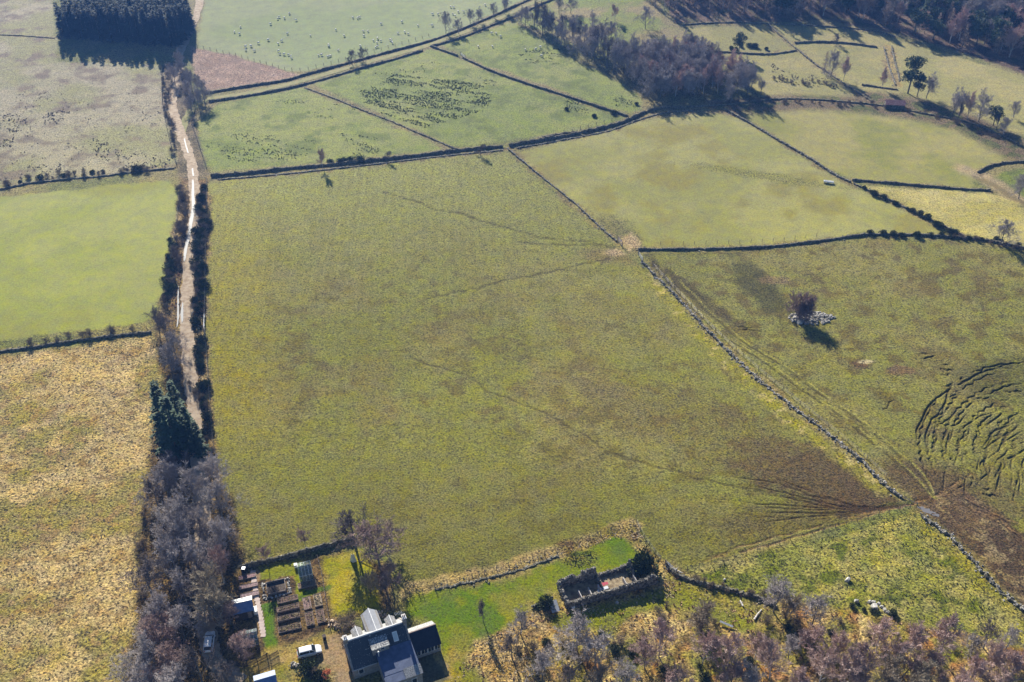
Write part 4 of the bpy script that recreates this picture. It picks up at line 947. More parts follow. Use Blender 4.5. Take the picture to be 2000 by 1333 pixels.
bushes('gorse', [(1690,456),(1820,462),(1838,463),(1885,468),(1960,474),(2000,480)], 13, .8, .8, 1.8, 'gorse bush on the straight east wall', 'gorse bushes on the east wall', 8)
bushes('scrub', [(1860,462),(1900,468),(1950,478),(2000,490)], 16, 1.0, .8, 1.6, 'brown scrub bush at the right end of the east wall', 'scrub bushes by the east wall', 9)
bushes('gorse', [(640,320),(655,318),(680,316),(720,312)], 6, .8, 1.2, 2.0, 'gorse bush beside the slim pale tree on the dark wall', 'gorse bushes on the dark wall', 10)
bushes('scrub', [(0,368),(60,350),(130,346),(200,340),(300,332)], 22, 2.2, .9, 2.0, 'scrub bush on the moor wall', 'scrub bushes on the moor wall', 11)
bushes('gorse', [(20,362),(110,350),(118,345),(182,340),(315,330)], 7, .8, 1.0, 2.0, 'gorse bush on the moor wall', 'gorse bushes on the moor wall', 12)
bushes('scrub', [(325,150),(325,210),(335,260),(345,310)], 22, 1.2, 1.0, 2.2, 'brown scrub bush along the upper track', 'scrub bushes along the upper track', 13)
bushes('scrub', [(60,676),(145,660),(205,652),(230,648),(262,645)], 9, .6, 1.0, 2.2, 'scrub bush on the west field wall', 'scrub bushes on the west field wall', 14)
bushes('scrub', [(1420,205),(1500,198),(1640,203),(1750,215),(1850,235),(1960,275)], 40, 2.2, .8, 1.8, 'brown scrub bush in the valley bottom', 'scrub bushes in the valley bottom', 15)
bushes('gorse', [(1660,1184),(1690,1194),(1715,1198),(1768,1208)], 5, .5, .6, 1.1, 'green bush by the boulders of the rough pasture', 'green bushes by the boulders', 16)
bushes('gorse', [(1040,1262),(1080,1300),(1150,1255),(1250,1300),(1290,1310),(1420,1320),(1540,1240),(1700,1270)], 16, 2.5, .7, 1.5, 'low green bush in the bracken ground', 'low green bushes in the bracken', 17)
bushes('scrub', [(1000,1262),(1120,1290),(1200,1250),(1330,1200),(1380,1220),(1500,1230),(1650,1240),(1850,1290),(2000,1330)], 46, 3.5, .8, 1.9, 'brown scrub bush in the bracken ground', 'brown scrub in the bracken', 18)
bushes('scrub', [(330,900),(300,980),(300,1100),(290,1180),(280,1300)], 30, 2.5, .8, 2.2, 'brown scrub under the tree belt', 'scrub under the tree belt', 19)
bushes('scrub', [(1350,1135),(1400,1148),(1470,1160),(1510,1175)], 12, .7, .8, 1.5, 'brown scrub on the overgrown wall', 'scrub on the overgrown wall', 20)
bushes('gorse', [(1100,215),(1150,230),(1235,210),(1240,200)], 5, 1.5, .8, 1.4, 'dark bush beside the wood corner', 'dark bushes by the wood corner', 21)
bushes('scrub', [(1510,150),(1560,165),(1600,160),(1640,175)], 16, 2.0, .7, 1.4, 'scrub bush on the far pale slope', 'scrub bushes on the far slope', 22)
bushes('gorse', [(1415,97),(1432,96),(1470,92),(1500,97)], 8, 1.2, 1.0, 1.8, 'dark bush round the lone pine', 'dark bushes round the lone pine', 23)
tree_px('gorse', 1265, 1092, 4.2, 'large dark bush between the ruin and the fence corner', wide=.8)
tree_px('gorse', 1245, 1108, 2.6, 'smaller dark bush touching the ruin gable')
tree_px('gorse', 1066, 1178, 2.2, 'dark bush left of the ruined steading')
tree_px('scrub', 675, 1214, 3.0, 'twiggy brown bush behind the house', wide=1.3)
tree_px('gorse', 596, 1300, 2.2, 'round clipped dark bush below the parked white car', wide=1.0)
tree_px('scrub', 612, 1312, 1.8, 'brown shrub right of the round clipped bush', wide=1.1)
tree_px('gorse', 625, 1320, 1.6, 'green shrub in front of the house yard', wide=1.2)
t = tree_px('red', 640, 1316, 1.8, 'small orange-red shrub in front of the house yard', wide=1.4)
t.name = 'red_shrub'; t['category'] = 'shrub'
mo = mat('twigs_orange', (.45,.12,.05), .8, (.6,.2,.1), scale=2)
for ch in t.children:
    if ch.name.startswith('crown'): ch.data = ch.data.copy(); ch.data.materials.clear(); ch.data.materials.append(mo)

# ------------------------------------------------------------------ ground cover (nobody could count it)
def tufts(name, label, pts_list, m, h=(.3, .6), r=.3, blades=6, bw=.09):
    mb = MB(); rg = random.Random(len(pts_list))
    for x, y in pts_list:
        c = G(x, y, -.03); hh = rg.uniform(*h)
        for k in range(blades):
            a_ = rg.uniform(0, 6.28); rr = r*rg.uniform(.3, 1); d = Vector((math.cos(a_), math.sin(a_), 0)); s_ = Vector((-d.y, d.x, 0))*bw
            mb.add([c+s_+d*rr*.3, c-s_+d*rr*.3, c+d*rr+Vector((0, 0, hh*rg.uniform(.6, 1)))], [(0, 1, 2)])
    o = mb.build(name, m); tag(o, label, cat=name.replace('_', ' '), kind='stuff'); return o
def cover(pts, dens, seed, noise_size=None, thr=.5, ang=None, stretch=4.0, world_pts=None):
    w = world_pts or W(pts); xs = [p[0] for p in w]; yy = [p[1] for p in w]; rg = np.random.RandomState(seed)
    n = int((max(xs)-min(xs))*(max(yy)-min(yy))*dens); x = rg.uniform(min(xs), max(xs), n); y = rg.uniform(min(yy), max(yy), n)
    ok = inside(x, y, w)
    if noise_size:
        if ang is not None: a_, b_ = (x*math.cos(ang)+y*math.sin(ang))/stretch, -x*math.sin(ang)+y*math.cos(ang)
        else: a_, b_ = x, y
        ok &= (fbm(a_, b_, noise_size, seed, 3)+(rg.rand(n)-.5)*.12 > thr)
    return list(zip(x[ok], y[ok]))
M_rush = mat('rushes', (.05,.075,.034), .85, (.13,.14,.065), scale=.7)
M_brack = mat('bracken', (.26,.14,.08), .9, (.50,.34,.20), scale=.5)
M_dry = mat('dry_grass', (.38,.30,.18), .9, (.60,.50,.34), scale=.6)
M_heath = mat('heather_clump', (.09,.07,.06), .9, (.18,.14,.115), scale=.6)
M_greeng = mat('rank_grass', (.08,.10,.03), .9, (.22,.22,.08), scale=.6)
aw = -.42
rush = cover([(700,180),(745,162),(770,145),(850,155),(900,158),(950,170),(965,185),(950,215),(900,230),(830,250),(770,232),(715,210)], 2.6, 3, 2.4, .47, aw, 4)
rush += cover([(780,135),(810,140),(830,120),(870,125),(850,150),(700,150)], .6, 4, 2.4, .58, aw)
rush += cover([(900,150),(920,140),(980,150),(975,170),(930,165)], .9, 5, 2.0, .52, aw)
rush += cover([(395,285),(480,255),(560,270),(620,275),(620,300),(560,315),(460,318)], .9, 6, 2.4, .52, aw)
rush += cover([(665,260),(740,270),(740,300),(690,305)], 1.1, 7, 2.2, .5, aw); rush += cover([(500,185),(560,175),(700,215),(720,235),(640,235)], .5, 17, 2.2, .6, aw)
rush += cover([(1090,195),(1120,190),(1160,205),(1150,222),(1105,225)], 1.3, 8, 2.0, .5, aw); rush += cover([(1010,105),(1050,95),(1100,95),(1100,130),(1060,120),(1040,128)], 1.3, 9, 2.4, .5, aw)
rush += cover([(1180,180),(1230,190),(1250,210),(1200,210)], .8, 10, 2.0, .55, aw)
tufts('rushes', 'dark green rush clumps in streaks across the upper pastures', rush, M_rush, (.18, .42), .4, 8, .11)
hea = cover([(80,225),(140,205),(135,225),(110,245),(85,245)], 1.3, 11, 2.5, .42)+cover([(0,225),(20,220),(60,235),(65,255),(0,262)], .8, 12, 2.5, .5)+cover([(0,275),(30,268),(20,290),(0,290)], 1.4, 13)
hea += cover([(180,270),(215,280),(215,315),(190,318)], 1.3, 14, 2.5, .42)+cover([(225,290),(270,300),(330,310),(330,328),(230,328)], 1.0, 15, 2.5, .45)+cover([(0,180),(320,180),(340,320),(0,360)], .12, 16, 6, .55)+cover([(60,320),(125,322),(120,340),(40,345)], 1.2, 18, 2.5, .45)
hea += cover([(1505,120),(1530,140),(1620,150),(1640,172),(1560,168),(1510,160)], .9, 19, 2.5, .48)
tufts('heather', 'dark heather clumps on the north-west moor', hea, M_heath, (.15, .38), .42, 8, .14)
br = cover(bpoly[:4]+[(1110,1195),(1290,1110),(1340,1125),(1500,1170),(1640,1195),(1800,1225),(2000,1270),(2060,1345),(880,1345)], .55, 20, 3.5, .5)
br += cover([(1105,1190),(1140,1200),(1060,1215),(1000,1240),(1080,1180)], 1.5, 21)+cover([(306,650),(330,700),(300,1330),(250,1330),(270,1100),(290,900)], .5, 22, 3, .5)
br += cover([(345,480),(356,480),(352,600),(335,600)], 1.6, 23)+cover([(385,560),(400,540),(400,640),(388,640)], 1.4, 24)
tufts('bracken', 'dead orange-brown bracken over the bottom-right ground and track banks', br, M_brack, (.2, .5), .42, 7, .13)
dg = cover(F['rough_sw'][:4]+[(312,760),(300,860),(285,960),(272,1080),(262,1200),(255,1345),(-20,1345)], .25, 25, 4, .5)
dg += cover([(800,1158),(1000,1102),(1200,1036),(1242,1022),(1262,1056),(1200,1052),(1150,1070),(1000,1112),(850,1150)], 2.6, 26)
dg += cover([(925,1258),(985,1225),(1040,1290),(1000,1330),(950,1322),(915,1290)], 2.2, 27)+cover(bpoly[:4]+[(1110,1195),(1290,1110),(1340,1125),(1500,1170),(1640,1195),(1800,1225),(2000,1270),(2060,1345),(880,1345)], .6, 28, 3, .55)
dg += cover([(1120,1198),(1240,1165),(1290,1135),(1330,1150),(1300,1172),(1150,1212)], 1.6, 29)+cover([(350,350),(408,352),(404,640),(415,880),(395,880),(375,700),(340,600),(345,450)], .5, 30, 3, .5)
tufts('tussock_grass', 'bleached tussock grass over the south-west pasture and verges', dg, M_dry, (.12, .32), .32, 6, .10)
gg = cover(F['rough_se'][:8]+[(2060,1260),(2000,1262),(1800,1215),(1620,1190),(1500,1165),(1400,1140)], .9, 31, 2.2, .5)+cover([(1095,1098),(1120,1080),(1150,1075),(1170,1085),(1165,1105),(1130,1112)], 2.2, 32)
tufts('rank_grass', 'green tufts over the rough bottom-right pasture', gg, M_greeng, (.15, .35), .3, 6, .12)

# ------------------------------------------------------------------ boulders, cairn
def boulder(u, v, r, label, seed, group=None):
    rg = random.Random(seed); mb = MB(); mb.stone((0, 0, r*.35), r, rg, flat=.9)
    o = mb.build('boulder', M_boul, loc=P(u, v)); tag(o, label, 'boulder', group)
    bv = o.modifiers.new('bevel', 'BEVEL'); bv.width = r*.2; bv.segments = 2; return o
M_boul = mat('boulder_granite', (.30,.29,.27), .85, (.50,.48,.44), scale=2, bump=.4, bscale=4)
boulder(1656, 1134, .6, 'lone white boulder in the middle of the rough pasture', 1)
boulder(1673, 1176, .6, 'pale boulder left of the boulder row', 2); boulder(1708, 1188, .8, 'largest boulder of the row at the pasture foot', 3)
for i, (u, v) in enumerate(((1698,1176),(1706,1177),(1722,1186),(1728,1192),(1734,1197),(1742,1201),(1716,1180))): boulder(u, v, .38, 'small boulder in the row at the pasture foot', 10+i, 'small boulders at the pasture foot')
for i, (u, v, r_) in enumerate(((1562,632,.8),(1552,622,.5),(1546,616,.4))): boulder(u, v, r_, ('big pale boulder at the front of the stone heap', 'middle pale boulder at the left of the stone heap', 'small pale boulder at the far left of the stone heap')[i], 30+i)
boulder(1205, 1178, .35, 'tiny pale stone in the shadow of the ruin', 41); boulder(1415, 1133, .01+.3, 'small pale stone by the overgrown wall', 42)
mb = MB(); rg = random.Random(50); cc = P(1590, 618); c3 = P(1585, 622)
for i in range(230):
    a_ = rg.uniform(0, 6.28); rr = rg.random()**.6; x = c3.x+math.cos(a_)*rr*6.2; y = c3.y+math.sin(a_)*rr*3.0
    mb.stone((x, y, float(TH(x, y))+.55*(1-rr)*rg.random()+.1), rg.uniform(.18, .5), rg)
tag(mb.build('stone_heap', M_stone), 'heap of field stones under the lone bushy tree', 'stone heap')

# ------------------------------------------------------------------ gates
def gate(u0, v0, u1, v1, label, m, h=1.2, bars=5, name='field_gate'):
    a_, b_ = P(u0, v0), P(u1, v1); L_ = (b_-a_).xy.length; t = thing(name, label, 'gate', a_, math.atan2(b_.y-a_.y, b_.x-a_.x))
    fr = MB()
    fr.tube([(0, 0, .15), (0, 0, h)], [.04, .04], 5); fr.tube([(L_, 0, .15), (L_, 0, h)], [.04, .04], 5); fr.tube([(0, 0, .2), (L_, 0, h)], [.025]*2, 4)
    fr.build('frame', m, t)
    for k in range(bars):
        b = MB(); z = .2+(h-.25)*k/(bars-1); b.tube([(0, 0, z), (L_, 0, z)], [.03, .03], 5); b.build('bar', m, t)
    for x in (-.15, L_+.15):
        b = MB(); b.tube([(x, 0, -.2), (x, 0, h+.25)], [.1, .09], 6); b.build('gatepost', M_wood, t)
    return t
M_purple = mat('painted_blue_gate', (.22,.18,.50), .5); M_galv = mat('galvanised_steel', (.55,.56,.58), .4, metal=.5)
gate(1207,472,1215,482,'blue-purple metal gate standing at the four-field junction', M_purple, 1.6); gate(1247,499,1255,511,'galvanised gate opened against the tumbled wall', M_galv, 1.4)
gate(400,618,399,648,'white gate swung open beside the track', mat('white_gate_paint', (.75,.75,.72), .5), 1.2)
gate(900,108,908,114,'pale far gate in the straight dark wall', M_galv, 1.2); gate(1300,1104,1320,1120,'grey metal gate leaning by the ruin', M_galv, 1.3)
gate(1762,972,1790,986,'old wooden gate lying open at the muddy gateway', M_wood, .5, 3)
# sheet-metal feeder on the hill field
t = thing('hay_feeder', 'small white metal feeder alone on the pale hill field', 'feeder', P(1618, 358), -.3)
mb = MB(); mb.box((-1.6, -.35, .3), (1.6, .35, .42)); mb.box((-1.6, -.4, .42), (1.6, -.34, .75)); mb.box((-1.6, .34, .42), (1.6, .4, .75)); mb.build('trough', mat('white_metal', (.8,.8,.8), .35), t)
for x in (-1.4, 1.4):
    mb = MB(); mb.box((x-.06, -.3, -.1), (x+.06, .3, .298)); mb.build('leg', M_galv, t)
mb = MB(); M_ = Matrix.Translation((-.2, .9, .25)) @ Matrix.Rotation(.5, 4, 'Z') @ Matrix.Rotation(.25, 4, 'Y'); mb.box((-1.6, -.25, 0), (1.4, .25, .08), M=M_); mb.build('lid', mat('white_sheet', (.8,.8,.8), .4), t)

# ------------------------------------------------------------------ sheep (one skinned body each)
def sheep_mesh():
    V = [(0,0,.62),(.35,0,.64),(-.38,0,.62),(.58,0,.74),(.74,0,.80),(.90,0,.72),(.30,.14,.42),(.30,.14,.05),(.30,-.14,.42),(.30,-.14,.05),(-.34,.14,.42),(-.34,.14,.05),(-.34,-.14,.42),(-.34,-.14,.05),(-.52,0,.55)]
    E = [(0,1),(0,2),(1,3),(3,4),(4,5),(1,6),(6,7),(1,8),(8,9),(2,10),(10,11),(2,12),(12,13),(2,14)]
    rad = [.30,.27,.28,.15,.10,.06,.07,.035,.07,.035,.08,.035,.08,.035,.10]
    me = bpy.data.meshes.new('sheep'); me.from_pydata(V, E, []); o = bpy.data.objects.new('tmp', me); C.objects.link(o)
    sk = o.modifiers.new('skin', 'SKIN')
    for i, r in enumerate(rad): me.skin_vertices[0].data[i].radius = (r, r)
    me.skin_vertices[0].data[0].use_root = True
    ss = o.modifiers.new('sub', 'SUBSURF'); ss.levels = 1; ss.render_levels = 1
    dg_ = bpy.context.evaluated_depsgraph_get(); r = bpy.data.meshes.new_from_object(o.evaluated_get(dg_)); r.name = 'sheep'
    bpy.data.objects.remove(o); r.materials.clear(); r.materials.append(mat('fleece', (.62,.58,.48), .95, (.8,.77,.68), scale=6)); return r
SM = sheep_mesh()
Z1 = [(115,195),(170,155),(180,140),(222,150),(262,112),(315,165),(245,270),(95,320),(18,345),(200,325),(175,350),(425,285),(175,408),(187,430),(218,432),(253,436),(270,448),(280,462),(490,440),(512,438),(560,450),(573,447),(585,442),(568,357),(568,370),(625,240),(690,287),(643,402),(757,145),(793,150),(806,143),(840,253),(875,253),(843,288),(976,193),(1140,178),(1108,268),(1163,260),(1187,274),(1265,208),(1378,207),(1380,118),(1422,120),(918,325),(950,308),(973,327),(945,342),(935,380),(947,372),(1050,320),(1060,328),(1067,345),(815,367),(1520,62),(1545,65),(1580,100),(1537,117),(1556,133),(1790,48),(1622,98)]
S1 = [(500+x/4, y/4) for x, y in Z1]+[(x/4, y/4) for x, y in [(1880,218),(1832,258),(1873,272),(1918,372),(1922,400),(1963,368),(1990,403)]]
S2 = [(960,67),(969,67),(978,73),(934,93),(962,93),(1026,99),(1046,98),(1055,94),(1057,111)]
rg = random.Random(12)
for i, (u, v) in enumerate(S1+S2):
    o = place(SM, 'sheep', None, P(u, v), rg.uniform(0, 6.28), rg.uniform(.85, 1.1))
    if i < len(S1): tag(o, 'white sheep grazing in the big pasture above the lane', 'sheep', 'sheep in the pasture above the lane')
    else: tag(o, 'white sheep grazing in the green field below the lane', 'sheep', 'sheep in the field below the lane')

# ------------------------------------------------------------------ frames for built things
ANG = R(19.5)
def glass(name, c=(.02,.03,.04), r=.08): return mat(name, c, r, spec=.8)
M_glass = glass('window_glass'); M_white = mat('white_paint', (.75,.75,.73), .5); M_slate = mat('roof_slate', (.035,.04,.045), .45, (.075,.08,.085), scale=3, bump=.35, bscale=8, spec=.5)
M_slate2 = mat('sunlit_slate', (.15,.15,.15), .7, (.42,.42,.41), scale=7, bump=.4, bscale=9, lo=.42, hi=.58)
M_rend = mat('grey_render', (.22,.20,.18), .9, (.32,.30,.27), scale=2, bump=.3, bscale=6); M_lead = mat('lead_ridge', (.42,.43,.45), .5, (.60,.60,.60), scale=2)
M_tar = mat('shade_blue_roofing', (.05,.07,.13), .45, (.08,.105,.18), scale=1.2, bump=.15, bscale=4, spec=.5)  # base blued to carry the skylit shade of the wing roof
M_black = mat('black_roof_panel', (.012,.014,.022), .4, (.02,.022,.035), scale=2, spec=.4)
# slates show as fine courses
def slate_courses(name, c1, c2, w=.35, h=.22, speck=0.0):
    m = mat(name, c1, .5, c2, scale=5, spec=.5); nt = m.node_tree; N = nt.nodes; L = nt.links; b = N['Principled BSDF']
    tc = N.new('ShaderNodeTexCoord'); br_ = N.new('ShaderNodeTexBrick'); br_.inputs['Scale'].default_value = 1.0
    br_.inputs['Brick Width'].default_value = w; br_.inputs['Row Height'].default_value = h; br_.inputs['Mortar Size'].default_value = .012
    mp = N.new('ShaderNodeMapping'); mp.inputs['Rotation'].default_value = (R(45), 0, 0); L.new(tc.outputs['Object'], mp.inputs['Vector']); L.new(mp.outputs[0], br_.inputs['Vector'])
    bp = N.new('ShaderNodeBump'); bp.inputs['Strength'].default_value = .7; bp.inputs['Distance'].default_value = .03; L.new(br_.outputs['Color'], bp.inputs['Height']); L.new(bp.outputs[0], b.inputs['Normal'])
    if speck:
        old = b.inputs['Base Color'].links[0].from_socket; t = N.new('ShaderNodeTexNoise'); t.inputs['Scale'].default_value = 4.2; t.inputs['Detail'].default_value = 3; L.new(tc.outputs['Object'], t.inputs['Vector'])
        r = N.new('ShaderNodeMapRange'); r.inputs[1].default_value = .66-speck; r.inputs[2].default_value = .69-speck; L.new(t.outputs[0], r.inputs[0])
        mx = N.new('ShaderNodeMix'); mx.data_type = 'RGBA'; L.new(r.outputs[0], mx.inputs['Factor']); L.new(old, mx.inputs[6]); mx.inputs[7].default_value = (.45,.45,.42,1); L.new(mx.outputs[2], b.inputs['Base Color'])
    return m
M_slt = slate_courses('slate_courses', (.018,.026,.036), (.045,.055,.07), speck=.001); M_slw = slate_courses('lichened_slate', (.08,.08,.09), (.2,.2,.2), speck=.14)

# house: local x along the ridge, y towards the back (away from the camera)
rl, rr_ = P(674, 1253, 6.6), P(790, 1214, 6.6)
hx = Vector((rr_.x-rl.x, rr_.y-rl.y)); HL = hx.length; HA = math.atan2(hx.y, hx.x)
house = thing('cottage', 'slate-roofed stone cottage with dormers at the bottom of the view', 'house', (rl.x, rl.y, 0), HA)
EV, RZ, HD = 3.1, 6.6, 3.6       # eaves, ridge, half depth
mb = MB(); mb.prism([(-HD, -.3), (HD, -.3), (HD, EV), (0, RZ-.12), (-HD, EV)], 0.15, HL-.15, axis='x'); mb.build('wall', M_rend, house)
def slab(mb, a_, b_, c, d, th=.12):   # a sloping slab from four top corners
    n = (Vector(b_)-Vector(a_)).cross(Vector(d)-Vector(a_)).normalized()*th
    if n.z < 0: n = -n
    top = [Vector(q) for q in (a_, b_, c, d)]; bot = [q-n for q in top]
    mb.add(bot+top, [(3,2,1,0),(4,5,6,7),(0,1,5,4),(1,2,6,5),(2,3,7,6),(3,0,4,7)])
for nm, sg in (('roof', -1), ('roof', 1)):
    mb = MB(); e = EV-.25; slab(mb, (0, 0, RZ), (HL, 0, RZ), (HL, sg*(HD+.3), e), (0, sg*(HD+.3), e)); r_o = mb.build(nm, M_slt if sg < 0 else M_slate2, house)  # dark front, pale rear: shade and sunlight put into the slate colours
    if sg < 0: front_roof = r_o
mb = MB(); mb.prism([(-.22, RZ-.1), (.24, RZ-.1), (.12, RZ+.12), (-.1, RZ+.12)], .5, HL-.5, axis='x'); mb.build('ridge', M_lead, house)
for x in (0, HL):       # raised skews on the gables
    mb = MB()
    for sg in (-1, 1): slab(mb, (x-.16, 0, RZ+.14), (x+.16, 0, RZ+.14), (x+.16, sg*(HD+.32), EV-.1), (x-.16, sg*(HD+.32), EV-.1), .16)
    mb.build('gable_skew', M_rend, house)
def chimney(x, y, z0, z1, w=.9, d=.6, pots=2, label=None):
    mb = MB(); mb.box((x-w/2, y-d/2, z0), (x+w/2, y+d/2, z1)); c = mb.build('chimney', M_rend, house)
    mb = MB(); mb.box((x-w/2-.08, y-d/2-.08, z1+.003), (x+w/2+.08, y+d/2+.08, z1+.14)); mb.build('cope', M_lead, c)
    for k in range(pots):
        mb = MB(); mb.cyl((x-w/4+k*w/2, y, z1+.14), .13, .5, 10, r2=.1); mb.build('chimney_pot', mat('pot_clay', (.5,.42,.35), .8), c)
chimney(.1, 0, RZ-1.0, RZ+.9, .6, .9, 2); chimney(HL-.05, 0, RZ-1.0, RZ+1.3, .6, 1.0, 2)
# front dormer, box with lichened roof
def dormer_box(x0, x1, yf, zt):
    yb = -(RZ-zt-.25)*HD/(RZ-EV)
    mb = MB(); mb.box((x0, yf, EV+.2), (x1, yb+.6, zt-.14)); d = mb.build('dormer', M_rend, house)
    mb = MB(); slab(mb, (x0-.12, yb+.8, zt+.42), (x1+.12, yb+.8, zt+.42), (x1+.12, yf-.15, zt-.05), (x0-.12, yf-.15, zt-.05), .1); mb.build('dormer_roof', M_slw, d)
    mb = MB(); xm = (x0+x1)/2; mb.box((xm-.1, yf-.05, zt-.85), (xm+.75, yf-.002, zt-.3)); w = mb.build('window', M_white, d)
    mb = MB(); mb.box((xm-.02, yf-.062, zt-.78), (xm+.67, yf-.052, zt-.37)); mb.build('pane', M_glass, w)
    return d
dormer_box(4.1, 7.2, -2.9, 5.6)
# skylight
def on_front(x, t, lift=.03): return (x, -t*(HD+.3), RZ+(EV-.25-RZ)*t+lift)
mb = MB(); slab(mb, on_front(8.4, .22, .09), on_front(9.3, .22, .09), on_front(9.3, .55, .09), on_front(8.4, .55, .09), .08); sl = mb.build('skylight', M_white, house)
mb = MB(); slab(mb, on_front(8.5, .25, .10), on_front(9.2, .25, .10), on_front(9.2, .52, .10), on_front(8.5, .52, .10), .02); mb.build('pane', mat('sky_glass', (.55,.6,.58), .15, spec=1), sl)
# front wing with a shallow roof, blue skylit shade put into its colour
WX0, WX1 = 4.6, HL+.15
mb = MB(); mb.box((WX0+.1, -9.2, -.3), (WX1-.1, -HD+.1, 3.0)); wg = mb.build('front_wing', M_rend, house)
mb = MB(); slab(mb, (WX0, -2.55, 4.3), (WX1, -2.55, 4.3), (WX1, -7.6, 3.45), (WX0, -7.6, 3.45), .12); mb.build('wing_roof', M_tar, wg)
mb = MB(); slab(mb, (WX0+3.6, -7.55, 3.75), (WX1+.1, -7.55, 3.75), (WX1+.1, -9.3, 3.1), (WX0+3.6, -9.3, 3.1), .14); mb.build('wing_lit_roof', M_slate2, wg)  # light grey strip, sunlight put into its paler slate
mb = MB(); slab(mb, (WX0-.02, -7.55, 3.42), (WX0+3.58, -7.55, 3.42), (WX0+3.58, -9.3, 3.1), (WX0-.02, -9.3, 3.1), .12); mb.build('wing_porch_roof', M_tar, wg)
for x in (WX0+.7, WX0+2.6, WX0+4.6):
    mb = MB(); mb.box((x, -9.26, 1.0), (x+1.0, -9.203, 2.3)); w = mb.build('window', M_white, wg); mb = MB(); mb.box((x+.08, -9.27, 1.08), (x+.92, -9.262, 2.22)); mb.build('pane', M_glass, w)
# flue with a white cowl
mb = MB(); mb.cyl((5.0, -3.6, 3.6), .09, 1.7, 8); fl = mb.build('flue', M_lead, house); mb = MB(); mb.cyl((5.0, -3.6, 5.3), .2, .22, 10, r2=.12); mb.build('cowl', M_white, fl)
# rear dormers and rear gable, roofs poking above the ridge
def rear_gable(x, w, y1, zr, z0, m, nm='rear_dormer'):
    mb = MB(); mb.prism([(x-w/2, z0), (x+w/2, z0), (x+w/2, zr-w*.42), (x, zr-.1), (x-w/2, zr-w*.42)], .2, y1, axis='y'); d = mb.build(nm, M_rend, house)
    for sg in (-1, 1):
        mb = MB(); slab(mb, (x, .05, zr), (x, y1+.15, zr), (x+sg*(w/2+.12), y1+.15, zr-(w/2+.12)*.86), (x+sg*(w/2+.12), .05, zr-(w/2+.12)*.86), .08); mb.build('dormer_roof', m, d)
    mb = MB(); mb.box((x-.07, .0, zr-.02), (x+.07, y1+.16, zr+.07)); mb.build('ridge', M_lead, d)
    mb = MB(); mb.box((x-w*.25, y1+.002, zr-w*.42-1.0), (x+w*.25, y1+.05, zr-w*.42-.1)); mb.build('window', M_glass, d)
rear_gable(2.6, 1.7, 2.6, 6.3, 3.2, M_slate2); rear_gable(9.0, 1.7, 2.6, 6.3, 3.2, M_slate2); rear_gable(5.9, 2.9, 5.4, 6.5, -.3, mat('grey_sheet_roof', (.30,.31,.33), .6, (.36,.37,.40), scale=2), 'rear_wing')
for x in (1.5, 5.6):
    mb = MB(); mb.box((x-.5, -HD-.03, 1.0), (x+.5, -HD+.02, 2.2)); w = mb.build('window', M_white, house); mb = MB(); mb.box((x-.42, -HD-.04, 1.07), (x+.42, -HD-.032, 2.13)); mb.build('pane', M_glass, w)
# gable end details on the left
for i, y in enumerate((-2.2, .6, 2.4)):
    mb = MB(); mb.box((.06, y-.4, 1.0), (.147, y+.4, 2.1)); w = mb.build('window', M_white, house); mb = MB(); mb.box((.045, y-.33, 1.07), (.058, y+.33, 2.03)); mb.build('pane', M_glass, w)
mb = MB(); mb.tube([(-.06, -HD-.32, EV-.2), (HL*.4, -HD-.34, EV-.22)], [.06, .06], 6); mb.build('gutter', M_lead, house)
# TV aerial
mb = MB(); mb.tube([(HL-.3, .3, RZ+.9), (HL-.3, .3, RZ+2.4)], [.03]*2, 5); mb.tube([(HL-1.6, .5, RZ+2.2), (HL+.2, .2, RZ+2.35)], [.025]*2, 4)
for k in range(6): mb.tube([(HL-1.5+k*.25, .1, RZ+2.22), (HL-1.5+k*.25, .85, RZ+2.22)], [.015]*2, 4)
mb.build('aerial', M_lead, house)
# east extension: dark roof, glazed front
X0, X1, EY = HL+.18, HL+5.5, -1.1
mb = MB(); mb.prism([(-3.9, -.3), (1.0, -.3), (1.0, 2.4), (EY, 4.1), (-3.9, 2.35)], X0, X1-.15, axis='x'); ex = mb.build('extension', M_rend, house)
mb = MB(); slab(mb, (X0, EY, 4.35), (X1, EY, 4.35), (X1, -4.25, 2.4), (X0, -4.25, 2.4), .12); mb.build('extension_roof', M_black, ex)
mb = MB(); slab(mb, (X0, EY, 4.35), (X1, EY, 4.35), (X1, 1.3, 2.45), (X0, 1.3, 2.45), .12); mb.build('extension_roof', M_slate2, ex)  # rear slope drawn paler, with the sunlight in its colour
mb = MB(); mb.box((X0, EY-.1, 4.3), (X1, EY+.12, 4.42)); mb.build('ridge', mat('brown_ridge', (.25,.19,.17), .7), ex)
for k in range(4):
    x = X0+.15+k*1.28; mb = MB(); mb.box((x, -3.96, .85), (x+1.2, -3.902, 2.25)); w = mb.build('window', M_white, ex)
    for j in range(2):
        mb = MB(); mb.box((x+.08+j*.55, -3.975, .93), (x+.57+j*.55, -3.962, 2.17)); mb.build('pane', M_glass, w)
# hose reel behind the wing in the shade
p = P(817, 1301); mb = MB()
mb.tube([(math.cos(a_)*.35, math.sin(a_)*.35, .06) for a_ in np.linspace(0, 2*PI, 17)], [.05]*17, 6); tag(mb.build('garden_hose', mat('green_hose', (.05,.35,.15), .5), loc=p), 'coiled green hose on the shaded paving right of the cottage', 'hose')

